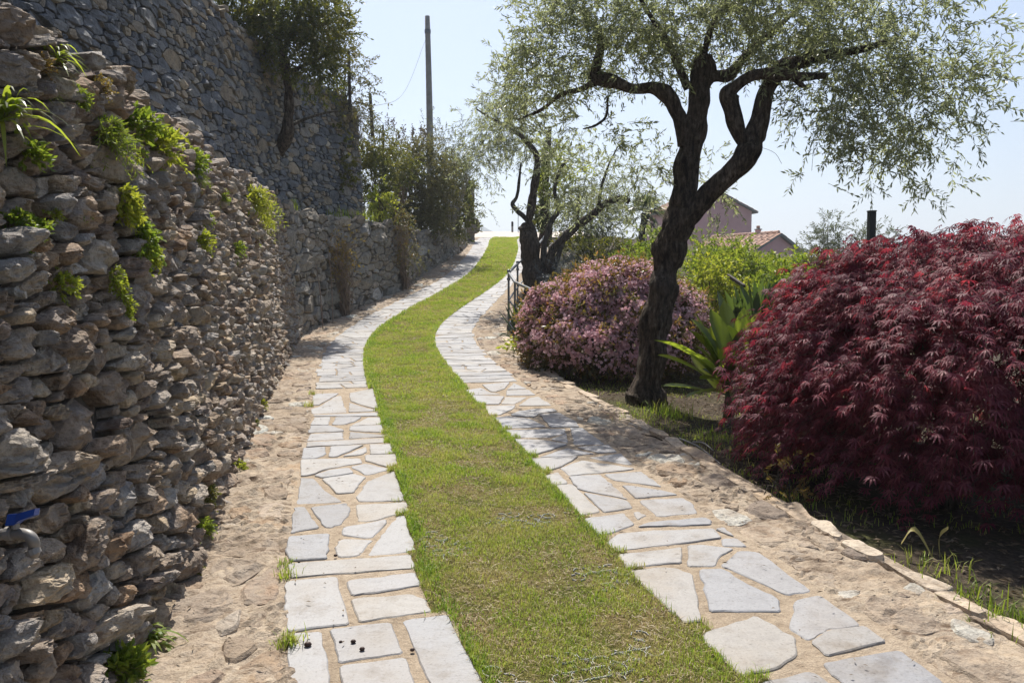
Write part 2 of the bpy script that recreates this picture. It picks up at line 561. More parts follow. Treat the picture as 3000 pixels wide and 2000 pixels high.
M['wall_core_far'] = mat_plain('wall_core_mortar', (0.11, 0.10, 0.09), 0.95, 0.1, var=0.25, scale=9, bump=0.8)
M['verge_stone'] = mat_rock('rusty_flat_stone',
    [(0.0, (0.332, 0.238, 0.158)), (0.2, (0.274, 0.220, 0.167)), (0.38, (0.382, 0.308, 0.233)), (0.52, (0.216, 0.176, 0.144)), (0.66, (0.357, 0.255, 0.177)), (0.8, (0.415, 0.378, 0.326)), (0.9, (0.498, 0.502, 0.456)), (1.0, (0.290, 0.220, 0.153))],
    (0.6, 0.52, 0.46), 0.9, streak=(0.35, 0.29, 0.23))
M['kerb_stone'] = mat_rock('pale_kerb_stone',
    [(0.0, (0.38, 0.29, 0.20)), (0.5, (0.45, 0.36, 0.27)), (1.0, (0.48, 0.42, 0.34))], (0.65, 0.6, 0.55), 0.7)
M['bark'] = mat_bark('olive_bark', (0.03, 0.023, 0.018), (0.10, 0.077, 0.06), (0.22, 0.18, 0.145), bump=1.0)
M['bark_grey'] = mat_bark('grey_bark', (0.05, 0.045, 0.04), (0.11, 0.10, 0.085), (0.20, 0.18, 0.155))
M['bark_red'] = mat_bark('reddish_bark', (0.03, 0.016, 0.013), (0.075, 0.042, 0.035), (0.13, 0.08, 0.065), sc=(34, 34, 4))
M['twig'] = mat_plain('twig_bark', (0.11, 0.09, 0.07), 0.8)
M['dry'] = mat_plain('dry_stem', (0.24, 0.175, 0.13), 0.9, var=0.3)
M['olive'] = mat_leaf('olive_leaf', (0.105, 0.12, 0.055), (0.185, 0.20, 0.12), (0.31, 0.325, 0.24), (0.36, 0.40, 0.15), (0.48, 0.52, 0.26), 0.45, 0.42, 0.5)
M['dark_leaf'] = mat_leaf('dark_evergreen_leaf', (0.035, 0.05, 0.012), (0.065, 0.085, 0.02), (0.14, 0.13, 0.03), (0.14, 0.18, 0.02), (0.28, 0.26, 0.03), 0.35, 0.4, 0.4)
M['brown_green'] = mat_leaf('olive_brown_leaf', (0.05, 0.055, 0.02), (0.10, 0.105, 0.04), (0.18, 0.16, 0.07), (0.16, 0.17, 0.05), (0.30, 0.26, 0.08), 0.35)
M['grey_green'] = mat_leaf('grey_green_leaf', (0.07, 0.085, 0.05), (0.13, 0.145, 0.095), (0.21, 0.22, 0.16), (0.14, 0.17, 0.07), (0.24, 0.27, 0.12), 0.3)
M['fresh'] = mat_leaf('fresh_green_leaf', (0.07, 0.12, 0.015), (0.12, 0.18, 0.02), (0.21, 0.25, 0.035), (0.24, 0.36, 0.03), (0.40, 0.46, 0.05), 0.42)
M['yellow'] = mat_leaf('yellow_green_leaf', (0.14, 0.20, 0.02), (0.22, 0.27, 0.03), (0.33, 0.33, 0.05), (0.40, 0.50, 0.04), (0.58, 0.58, 0.06), 0.42)
M['reddish'] = mat_leaf('reddish_dry_leaf', (0.13, 0.10, 0.03), (0.20, 0.13, 0.035), (0.24, 0.12, 0.05), (0.30, 0.26, 0.05), (0.42, 0.28, 0.06), 0.35)
M['maple'] = mat_leaf('dark_red_maple_leaf', (0.085, 0.02, 0.034), (0.155, 0.042, 0.062), (0.24, 0.09, 0.10), (0.30, 0.025, 0.06), (0.58, 0.07, 0.085), 0.36, 0.6, 0.28, patch=2.2)
M['pink'] = mat_leaf('pink_blossom', (0.62, 0.36, 0.42), (0.73, 0.48, 0.53), (0.80, 0.64, 0.66), (0.64, 0.34, 0.38), (0.72, 0.48, 0.50), 0.36, 0.6, 0.2, patch=2.5)
M['bush_leaf'] = mat_leaf('bronze_green_leaf', (0.03, 0.04, 0.012), (0.07, 0.085, 0.022), (0.20, 0.12, 0.04), (0.16, 0.17, 0.03), (0.40, 0.22, 0.05), 0.35, 0.4, 0.4, patch=1.8)
M['strap'] = mat_leaf('strap_leaf', (0.055, 0.085, 0.014), (0.10, 0.14, 0.022), (0.16, 0.20, 0.03), (0.30, 0.40, 0.03), (0.48, 0.56, 0.05), 0.50, 0.38, 0.45)
M['strap_blue'] = mat_leaf('blue_strap_leaf', (0.03, 0.055, 0.03), (0.055, 0.085, 0.045), (0.09, 0.12, 0.06), (0.10, 0.17, 0.03), (0.18, 0.26, 0.04), 0.25, 0.38, 0.45)
M['lavender'] = mat_leaf('blue_grey_leaf', (0.10, 0.11, 0.125), (0.16, 0.17, 0.185), (0.22, 0.23, 0.24), (0.15, 0.17, 0.16), (0.22, 0.24, 0.22), 0.25)
M['palm'] = mat_leaf('palm_frond', (0.03, 0.045, 0.02), (0.075, 0.10, 0.045), (0.15, 0.17, 0.09), (0.12, 0.17, 0.05), (0.22, 0.27, 0.08), 0.25, 0.35, 0.5)
k = NT('grass_blade')
r_ = k.rnd(); n_ = k.noise(2.6, 4); n5_ = k.noise(13.0, 3)
f_ = k.math('ADD', k.math('MULTIPLY', r_, 0.50), k.math('ADD', k.math('MULTIPLY', k.math('SUBTRACT', n_, 0.33), 1.25), k.math('MULTIPLY', k.math('SUBTRACT', n5_, 0.5), 0.8)))
M['grass'] = k.leafy(k.ramp(f_, [(0.05, (0.13, 0.22, 0.02)), (0.32, (0.24, 0.32, 0.045)), (0.52, (0.36, 0.365, 0.09)), (0.74, (0.48, 0.41, 0.19)), (1.0, (0.55, 0.46, 0.27))]),
                     k.ramp(f_, [(0.1, (0.28, 0.46, 0.03)), (0.5, (0.46, 0.55, 0.06)), (0.9, (0.52, 0.44, 0.16))]), 0.45, 0.5, 0.3)
k = NT('thatch_soil')
n1_ = k.noise(3.0, 5); n2_ = k.noise(40, 5, 0.7); n4_ = k.noise(12, 4)
c_ = k.ramp(n1_, [(0.3, (0.22, 0.235, 0.07)), (0.5, (0.33, 0.29, 0.12)), (0.72, (0.43, 0.33, 0.185))])
c_ = k.mix(1.0, c_, k.ramp(n4_, [(0.3, (0.7, 0.75, 0.6)), (0.65, (1.1, 1.05, 1.0))]), 'MULTIPLY')
c_ = k.mix(1.0, c_, k.ramp(n2_, [(0.3, (0.5, 0.5, 0.45)), (0.6, (1.1, 1.1, 1.05))]), 'MULTIPLY')
n6_ = k.noise(160, 4, 0.75)
c_ = k.mix(1.0, c_, k.ramp(n6_, [(0.32, (0.35, 0.36, 0.30)), (0.5, (0.95, 0.95, 0.9)), (0.7, (1.5, 1.42, 1.3))]), 'MULTIPLY')
c_ = k.mix(k.ramp(k.noise(9.0, 4), [(0.55, (0, 0, 0)), (0.75, (0.6, 0.6, 0.6))]), c_, (0.34, 0.245, 0.16))
k.principled(c_, 0.95, k.bump(k.math('ADD', n2_, n6_), 1.0, 0.03), 0.1)
M['thatch'] = k.m
k = NT('garden_soil')
n1_ = k.noise(1.3, 5); n2_ = k.noise(30, 6, 0.7); n3_ = k.noise(0.35, 3)
c_ = k.ramp(n2_, [(0.3, (0.035, 0.027, 0.02)), (0.55, (0.085, 0.066, 0.048)), (0.75, (0.16, 0.125, 0.09))])
c_ = k.mix(k.ramp(n1_, [(0.48, (0, 0, 0)), (0.66, (0.8, 0.8, 0.8))]), c_, (0.075, 0.085, 0.025))
k.principled(c_, 0.95, k.bump(k.math('ADD', n2_, n1_), 1.0, 0.03), 0.1)
M['soil'] = k.m
M['road'] = mat_plain('pale_road_paving', (0.50, 0.44, 0.38), 0.9, 0.2, var=0.10, scale=3, bump=0.3)
M['metal'] = mat_plain('galvanised_railing_paint', (0.16, 0.165, 0.17), 0.45, 0.5, 0.4, var=0.2, scale=14)
M['pipe'] = mat_plain('grey_water_pipe', (0.22, 0.205, 0.19), 0.5, 0.4, 0.2, var=0.15)
M['blue'] = mat_plain('blue_lever_plastic', (0.012, 0.055, 0.30), 0.35, 0.5, var=0.08)
M['pole'] = mat_plain('weathered_pole_wood', (0.30, 0.28, 0.25), 0.85, 0.2, var=0.15, scale=5, bump=0.3)
M['post'] = mat_plain('dark_fence_wood', (0.07, 0.06, 0.052), 0.85, 0.2, var=0.2, bump=0.3)
M['black'] = mat_plain('black_post_paint', (0.012, 0.011, 0.011), 0.5, 0.4)
M['wire'] = mat_plain('wire_grey', (0.22, 0.23, 0.24), 0.5, 0.4)
M['pinkwall'] = mat_plain('pink_plaster', (0.56, 0.34, 0.335), 0.9, 0.2, var=0.06, scale=1.2, bump=0.1)
M['tile'] = mat_rock('terracotta_roof_tile', [(0.0, (0.42, 0.25, 0.18)), (0.3, (0.48, 0.31, 0.23)), (0.6, (0.38, 0.24, 0.18)), (1.0, (0.50, 0.36, 0.29))], (0.75, 0.7, 0.66), 0.3)
M['eave'] = mat_plain('grey_eave_board', (0.17, 0.19, 0.19), 0.7)
M['plastic'] = mat_plain('pale_grey_grid_plastic', (0.40, 0.40, 0.39), 0.6, 0.3)
M['seed'] = mat_plain('dark_olive_stone', (0.05, 0.025, 0.018), 0.6, 0.4)
M['litter'] = mat_leaf('dry_leaf_litter', (0.10, 0.07, 0.04), (0.17, 0.125, 0.08), (0.27, 0.21, 0.14), (0.12, 0.08, 0.04), (0.2, 0.15, 0.08), 0.15, 0.7, 0.2, patch=4)
M['hill'] = mat_plain('wooded_hill', (0.06, 0.075, 0.045), 0.95, 0.1, var=0.3, scale=0.02)
M['dried'] = mat_leaf('dried_yellow_leaf', (0.30, 0.24, 0.07), (0.36, 0.30, 0.10), (0.40, 0.34, 0.13), (0.4, 0.32, 0.08), (0.45, 0.38, 0.12), 0.3)
M['sea'] = mat_plain('hazy_sea', (0.04, 0.08, 0.11), 0.25, 0.5)
M['straw'] = mat_leaf('dead_grass_stalk', (0.28, 0.21, 0.12), (0.40, 0.32, 0.20), (0.50, 0.43, 0.30), (0.3, 0.22, 0.1), (0.4, 0.32, 0.18), 0.15, 0.7, 0.2, patch=5)
M['bronze'] = mat_leaf('young_bronze_leaf', (0.08, 0.09, 0.025), (0.15, 0.13, 0.035), (0.26, 0.13, 0.05), (0.26, 0.26, 0.05), (0.50, 0.26, 0.08), 0.4, 0.4, 0.4, patch=2.2)
M['lush'] = mat_leaf('lush_grass_blade', (0.09, 0.17, 0.014), (0.14, 0.23, 0.02), (0.22, 0.29, 0.04), (0.22, 0.40, 0.02), (0.36, 0.48, 0.05), 0.42, 0.5, 0.3)

# ------------------------------------------------------------------ the ground, one sheet to the horizon
TOPY = [-6, 0, 3, 5, 8, 10, 13, 15, 17.5, 19, 20.3, 22.8, 26, 30, 33, 35.5]
TOPZ = [2.3, 2.5, 2.57, 2.63, 2.8, 2.95, 3.07, 3.07, 3.2, 3.28, 3.31, 3.32, 3.52, 3.8, 3.95, 4.0]
UPZ = 6.05
BASE = [(-1.10, -3.0), (-1.20, -1.0), (-1.30, 0.4), (-1.36, 1.5), (-1.40, 2.6), (-1.45, 3.4), (-1.57, 4.2), (-1.72, 4.9), (-1.88, 5.7), (-2.06, 6.5), (-2.35, 7.9), (-2.74, 9.9), (-2.98, 11.1),
        (-3.30, 12.8), (-3.44, 13.7), (-3.50, 14.6), (-3.46, 16), (-3.33, 17.2), (-3.0, 19), (-2.66, 20.8), (-2.24, 24.2), (-1.95, 26.5), (-1.70, 28.6), (-1.62, 31)]
B = np.array(BASE)


def bx(y): return np.interp(y, B[:, 1], B[:, 0])


def zt(y): return np.maximum(np.interp(y, TOPY, TOPZ), np.where(np.asarray(y) > 33, gz(y), -99))


def cx(y): return np.interp(y, PY, PX) + np.where(np.asarray(y) < PY[0], (PY[0] - np.asarray(y)) * 0.31, 0)


def ground_z(off, y):
    off = np.asarray(off, float); y = np.asarray(y, float)
    g = gz(y)
    z = g - 0.035
    r = off - 1.72
    zr = g - 0.05 - 0.03 * np.clip(r, 0, 2) - 0.10 * np.clip(r - 2, 0, 26) - 0.33 * np.clip(r - 28, 0, 400)
    z = np.where(r > 0, zr, z)
    l = 1.56 + bx(y) - (cx(np.minimum(y, 60)) + off)          # measured from the foot of the wall
    step1 = np.clip((l - 1.98) / 0.08, 0, 1)
    zl = z + (zt(y) - 0.06 - z) * step1
    up = np.where(y < 20.2, UPZ, np.interp(y, [20.2, 21.2], [UPZ, 0]))
    up = np.maximum(up, zt(y))
    step2 = np.clip((1.56 + np.interp(y, [1, 3.5, 6.5, 10, 13.5, 16, 18.3, 20.3], [-3.75, -3.85, -3.98, -4.12, -4.22, -4.17, -3.88, -3.45]) - 0.62 - 1.56 - (bx(y) + 1.56 - l) + 0.0) / 0.15, 0, 1)
    zl = zl + (up - 0.06 - zl) * step2
    zl = zl + np.clip(l - 6, 0, 200) * 0.25
    z = np.where(l > 1.72, zl, z)
    z = np.where((y > 46) & (l > 1.72), np.minimum(z, g), z)
    return np.maximum(z, -46)


ys = np.concatenate([np.linspace(-60, -8, 14), np.arange(-7, 46.01, 0.4), 46 + np.cumsum(1.12 ** np.arange(1, 50) * 0.9)])
ys = np.append(ys[ys < 2300], 2450)
lf = np.array([-1300, -400, -200, -80, -40, -20, -10, -6, -5, -4.4, -4.1, -3.9, -3.7, -3.5, -3.3, -3.1, -2.9, -2.7, -2.5, -2.3, -2.15, -2.06, -1.98, -1.8, -1.6, -1.0, -0.4, 0.2, 0.8, 1.3, 1.7, 1.75, 2.0, 2.3, 2.7, 3.2, 3.8, 4.6, 6, 8, 11, 15, 20, 28, 40, 60, 100, 200, 500, 900, 1300])
YY, OO = np.meshgrid(ys, lf, indexing='ij')
GXv = cx(np.minimum(YY, 60)) + OO
GXv = np.where(OO < -1.5, bx(YY) + OO + 1.56, GXv)
OO = GXv - cx(np.minimum(YY, 60))
GZv = ground_z(OO, YY)
rough = (fbm(np.stack([GXv * 1.1, YY * 1.1, YY * 0], -1), 3) - 0.5) * 0.10 * np.clip((OO - 1.9) / 1.0, 0, 1)
GZv = GZv + rough
GV = np.stack([GXv, YY, GZv], -1).reshape(-1, 3)
ni, nj = YY.shape
I = np.arange(ni * nj).reshape(ni, nj)
GQ = np.stack([I[:-1, :-1], I[:-1, 1:], I[1:, 1:], I[1:, :-1]], -1).reshape(-1, 4)
obj('ground', GV, [GQ], M['soil'], kind='structure', smooth=True)


def gzr(x, y):
    """height of the open ground to the right of the path"""
    return float(ground_z(x - cx(y), y)) if np.ndim(x) == 0 else ground_z(np.asarray(x) - cx(y), y)


def ribbon(name, s0, s1, lats, dz, mat, step=0.1, noise=0.006, parent=None, kind='structure', seed=1):
    ss = np.arange(s0, s1 + step / 2, step)
    V = np.stack([pathpt(ss, l, dz) for l in lats], 1)
    V[..., 2] += (fbm(V * np.array([7, 7, 0]), seed) - 0.5) * 2 * noise
    if name == 'path': V[..., 2] -= np.where(np.abs(np.asarray(lats)) < 0.44, 0.03, 0)[None]
    n, m = V.shape[:2]
    I = np.arange(n * m).reshape(n, m)
    Qd = np.stack([I[:-1, :-1], I[:-1, 1:], I[1:, 1:], I[1:, :-1]], -1).reshape(-1, 4)
    return obj(name, V.reshape(-1, 3), [Qd], mat, parent, smooth=True, kind=kind)


ribbon('path', -3.9, 34, np.linspace(-1.10, 1.20, 40), 0.0, M['mortar'], noise=0.004, step=0.06)


def rough_bed(name, s0, s1, l0, l1, step, seed):
    ss = np.arange(s0, s1 + step / 2, step); ll = np.linspace(l0, l1, max(3, int((l1 - l0) / step)))
    V = np.stack([pathpt(ss, l, 0.0) for l in ll], 1)
    P = V * np.array([1, 1, 0.0])
    edge = np.clip(np.minimum(ll - l0, l1 - ll) / 0.07, 0, 1)[None]
    V[..., 2] += -0.008 + edge * 0.010 + edge * ((fbm(P * 9, seed, 3) - 0.5) * 0.040 + (fbm(P * 30, seed + 3, 2) - 0.5) * 0.020)
    # broken strata that surface in patches
    pt = np.clip((fbm(P * 3.2, seed + 7, 2) - 0.5) * 6, 0, 1)
    V[..., 2] += edge * pt * (np.abs(vnoise(P * np.array([16, 60, 0]) + 4, seed + 9) - 0.5) * 0.060 - 0.006)
    n, m = V.shape[:2]
    I = np.arange(n * m).reshape(n, m)
    return obj(name, V.reshape(-1, 3), [np.stack([I[:-1, :-1], I[:-1, 1:], I[1:, 1:], I[1:, :-1]], -1).reshape(-1, 4)], M['verge_bed'], None, smooth=False, kind='structure')


for l0, l1, sd in ((-2.0, -1.055, 3), (1.13, 1.73, 5)):
    rough_bed('verge_bed', -2.5, 5.5, l0, l1, 0.022, sd)
    rough_bed('verge_bed', 5.5, 34, l0, l1, 0.07, sd)
ribbon('grass_strip_soil', -3.9, 34, np.linspace(-0.52, 0.52, 27), 0.0015, M['thatch'], noise=0.005, seed=4, step=0.05)
# the road that crosses at the top of the slope
rx = np.linspace(-5, 3.4, 10); ry = np.concatenate([np.linspace(36.42, 44, 12)])
RX, RY = np.meshgrid(rx, ry, indexing='ij')
RV = np.stack([RX, RY, gz(RY) + 0.012 + np.clip(np.abs(RX + 1) - 3, 0, 9) * 0.01], -1).reshape(-1, 3)
I = np.arange(RX.size).reshape(RX.shape)
obj('road', RV, [np.stack([I[:-1, :-1], I[1:, :-1], I[1:, 1:], I[:-1, 1:]], -1).reshape(-1, 4)], M['road'], kind='structure')


# ------------------------------------------------------------------ polygons
def clip_half(P, nx, ny, c):
    """keep nx*x+ny*y <= c"""
    out = []
    n = len(P)
    for i in range(n):
        ax, ay = P[i]; bx, by = P[(i + 1) % n]
        da = nx * ax + ny * ay - c; db = nx * bx + ny * by - c
        if da <= 0: out.append((ax, ay))
        if (da < 0 < db) or (db < 0 < da):
            t = da / (da - db)
            out.append((ax + (bx - ax) * t, ay + (by - ay) * t))
    return out


def inset(P, d):
    """convex polygon moved inwards by d"""
    A = sum(P[i][0] * P[(i + 1) % len(P)][1] - P[(i + 1) % len(P)][0] * P[i][1] for i in range(len(P)))
    if A < 0: P = P[::-1]
    R = list(P)
    for i in range(len(P)):
        (ax, ay), (bx, by) = P[i], P[(i + 1) % len(P)]
        ex, ey = bx - ax, by - ay
        l = math.hypot(ex, ey)
        if l < 1e-6: continue
        nx, ny = ey / l, -ex / l
        R = clip_half(R, nx, ny, nx * ax + ny * ay - d)
        if len(R) < 3: return []
    return R


def power_cells(C, Rw, box, R):
    """power diagram of the points C with radii Rw inside box (x0,y0,x1,y1)"""
    x0, y0, x1, y1 = box
    cell = {}
    for i, (x, y) in enumerate(C):
        cell.setdefault((int(x // R), int(y // R)), []).append(i)
    out = []
    for i, (x, y) in enumerate(C):
        P = [(max(x0, x - R), max(y0, y - R)), (min(x1, x + R), max(y0, y - R)), (min(x1, x + R), min(y1, y + R)), (max(x0, x - R), min(y1, y + R))]
        gx, gy = int(x // R), int(y // R)
        nb = [j for a in (-1, 0, 1) for b in (-1, 0, 1) for j in cell.get((gx + a, gy + b), ()) if j != i]
        nb.sort(key=lambda j: (C[j][0] - x) ** 2 + (C[j][1] - y) ** 2)
        for j in nb:
            xj, yj = C[j]
            nx, ny = xj - x, yj - y
            c = (xj * xj + yj * yj - Rw[j] ** 2 - x * x - y * y + Rw[i] ** 2) / 2
            P = clip_half(P, nx, ny, c)
            if len(P) < 3: break
        out.append(P if len(P) >= 3 else [])
    return out


def rubble_seeds(r, w, h, radii, counts, stretch, course=0):
    """darts of falling size in a w x h rectangle whose x is already divided by stretch"""
    g = {}; C = []; Rr = []
    cs = max(radii)
    for rad, n in zip(radii, counts):
        for _ in range(n):
            x = r.random() * w; y = r.random() * h
            rr = rad * (0.8 + 0.4 * r.random())
            if course: y = (math.floor(y / course) + 0.5 + r.normal() * 0.13) * course
            ok = True
            for a in (-2, -1, 0, 1, 2):
                for b in (-2, -1, 0, 1, 2):
                    for j in g.get((int(x // cs) + a, int(y // cs) + b), ()):
                        if (C[j][0] - x) ** 2 + (C[j][1] - y) ** 2 < ((rr + Rr[j]) * 0.86) ** 2:
                            ok = False; break
                    if not ok: break
                if not ok: break
            if ok:
                g.setdefault((int(x // cs), int(y // cs)), []).append(len(C))
                C.append((x, y)); Rr.append(rr)
    return C, Rr


def round_poly(P, n, it=2, cut=0.2):
    P = np.asarray(P, float)
    if ((P[:, 0] * np.roll(P[:, 1], -1)) - (np.roll(P[:, 0], -1) * P[:, 1])).sum() < 0: P = P[::-1]
    for _ in range(it):
        N = np.roll(P, -1, 0)
        P = np.stack([P * (1 - cut) + N * cut, P * cut + N * (1 - cut)], 1).reshape(-1, 2)
    N = np.roll(P, -1, 0)
    l = np.linalg.norm(N - P, axis=1)
    c = np.concatenate([[0], np.cumsum(l)])
    t = np.arange(n) / n * c[-1]
    i = np.clip(np.searchsorted(c, t, 'right') - 1, 0, len(P) - 1)
    f = ((t - c[i]) / np.maximum(l[i], 1e-9))[:, None]
    return P[i] * (1 - f) + N[i] * f


def stone_batch(r, polys, H, n, rings, amp=1.0, tilt=0.25, depth=0.10, cut=0.2, it=2, strata=1.0, chisel=0.0):
    """polys: outlines (already inset); H: how far each one stands out. -> V (N, n*R+1, 3) in (u, v, out), tris, quads of one stone"""
    N = len(polys)
    O = np.stack([round_poly(p, n, it, cut) for p in polys])          # N,n,2
    c = O.mean(1)
    size = np.sqrt(np.abs((O[:, :, 0] * np.roll(O[:, :, 1], -1, 1) - np.roll(O[:, :, 0], -1, 1) * O[:, :, 1]).sum(1) / 2))
    H = np.asarray(H, float)
    tl = r.normal(size=(N, 2)) * tilt
    R = len(rings)
    V = np.zeros((N, n * R + 1, 3))
    for k, (sc, hh) in enumerate(rings):
        p = c[:, None] + (O - c[:, None]) * sc
        V[:, k * n:(k + 1) * n, :2] = p
        w = H[:, None] * hh if hh >= 0 else np.full((N, n), -depth)
        if hh >= 0:
            d = p - c[:, None]
            w = w + (d[..., 0] * tl[:, None, 0] + d[..., 1] * tl[:, None, 1]) * min(1, hh)
        V[:, k * n:(k + 1) * n, 2] = w
    V[:, -1, :2] = c; V[:, -1, 2] = H * rings[-1][1] * 1.02
    # broken, layered surface
    sh = r.random((N, 1, 3)) * 50
    wt = np.concatenate([np.full(n, 0.0 if rings[k][1] < 0 else (0.35 if k == 1 else 1.0)) for k in range(R)] + [[1.0]])[None, :]
    P = V + sh
    s_ = size[:, None]
    fs = (1 / np.maximum(s_, 0.03))[..., None]
    lx = (vnoise(P * fs * 4.0, 31) - 0.5); ly = (vnoise(P * fs * 4.0, 32) - 0.5)
    a = (fbm(P * fs * 2.4, 5, 3) - 0.5) * 2
    b = (fbm(P * fs * 8.0, 8, 2) - 0.5) * 2
    if chisel > 0:
        # the face is cut by a few planes, like a broken rock
        rel = (V[..., :2] - c[:, None]) / s_[..., None]
        cutw = np.full(V.shape[:2], 9.0)
        for q in range(7):
            an = r.random(N) * 2 * PI; sl = 0.15 + 0.9 * r.random(N) ** 1.5; of = 0.02 + 0.16 * r.random(N)
            pl = of[:, None] * 1.0 - sl[:, None] * (rel[..., 0] * np.cos(an)[:, None] * 0.6 + rel[..., 1] * np.sin(an)[:, None])
            cutw = np.minimum(cutw, pl)
        V[..., 2] += wt * chisel * s_ * np.clip(cutw, -0.55, 0.2)
    ang = r.normal(size=N) * 0.45 + 0.15
    across = (-np.sin(ang))[:, None] * V[..., 0] + np.cos(ang)[:, None] * V[..., 1] + V[..., 2] * r.normal(size=(N, 1)) * 0.5
    st = vnoise(np.stack([across * 60, np.zeros_like(across) + a * 0.3, np.broadcast_to(sh[..., 0], across.shape)], -1), 21) - 0.5
    rg = 1 - 2 * np.abs(fbm(P * fs * 3.2 + 9.1, 41, 3) - 0.5) * 2
    V[..., 2] += wt * amp * s_ * (a * 0.08 + b * 0.11 + st * 0.20 * strata + (rg - 0.5) * 0.14)
    if n >= 20:
        V[..., 2] += wt * (0.011 * (fbm(P * 42, 51, 2) - 0.5) + 0.006 * (vnoise(P * 95, 53) - 0.5)) * 2
    cr = vnoise(np.stack([across * 26 + a * 1.2, np.zeros_like(across), np.broadcast_to(sh[..., 1], across.shape)], -1), 23)
    V[..., 2] -= wt * amp * s_ * 0.22 * np.clip(0.22 - cr, 0, 1) / 0.22 * min(1, strata)
    if chisel > 0:
        # ledges of split layers on some of the stones
        led = (r.random((N, 1)) < 0.7) * wt
        tiltp = V[..., 2] + rel[..., 0] * s_ * r.normal(size=(N, 1)) * 0.5 + rel[..., 1] * s_ * r.normal(size=(N, 1)) * 0.5
        stp = 0.010 + 0.016 * r.random((N, 1))
        V[..., 2] += led * 0.75 * (np.round(tiltp / stp) * stp - tiltp)
    V[..., 0] += lx * s_ * 0.20 * amp; V[..., 1] += ly * s_ * 0.20 * amp
    Qd = []; T = []
    for k in range(R - 1):
        for j in range(n):
            Qd.append((k * n + j, k * n + (j + 1) % n, (k + 1) * n + (j + 1) % n, (k + 1) * n + j))
    for j in range(n):
        T.append(((R - 1) * n + j, (R - 1) * n + (j + 1) % n, R * n))
    return V, np.array(T), np.array(Qd), size


def place_pieces(items, name, stuffname, mat, parent, limit=300, smooth=True):
    """items: list of (rank, V world, T, Q). The highest ranked become parts of their own, the rest one mesh"""
    items.sort(key=lambda a: -a[0])
    for rank, V, T, Qd in items[:limit]:
        g = [a for a in (T, Qd) if len(a)]
        obj(name, V, g, mat, parent, smooth=smooth)
    rest = items[limit:]
    if rest:
        mb = MB()
        for rank, V, T, Qd in rest: mb.add(V, T, Qd)
        mb.obj(stuffname, mat, parent, kind='stuff', smooth=smooth)


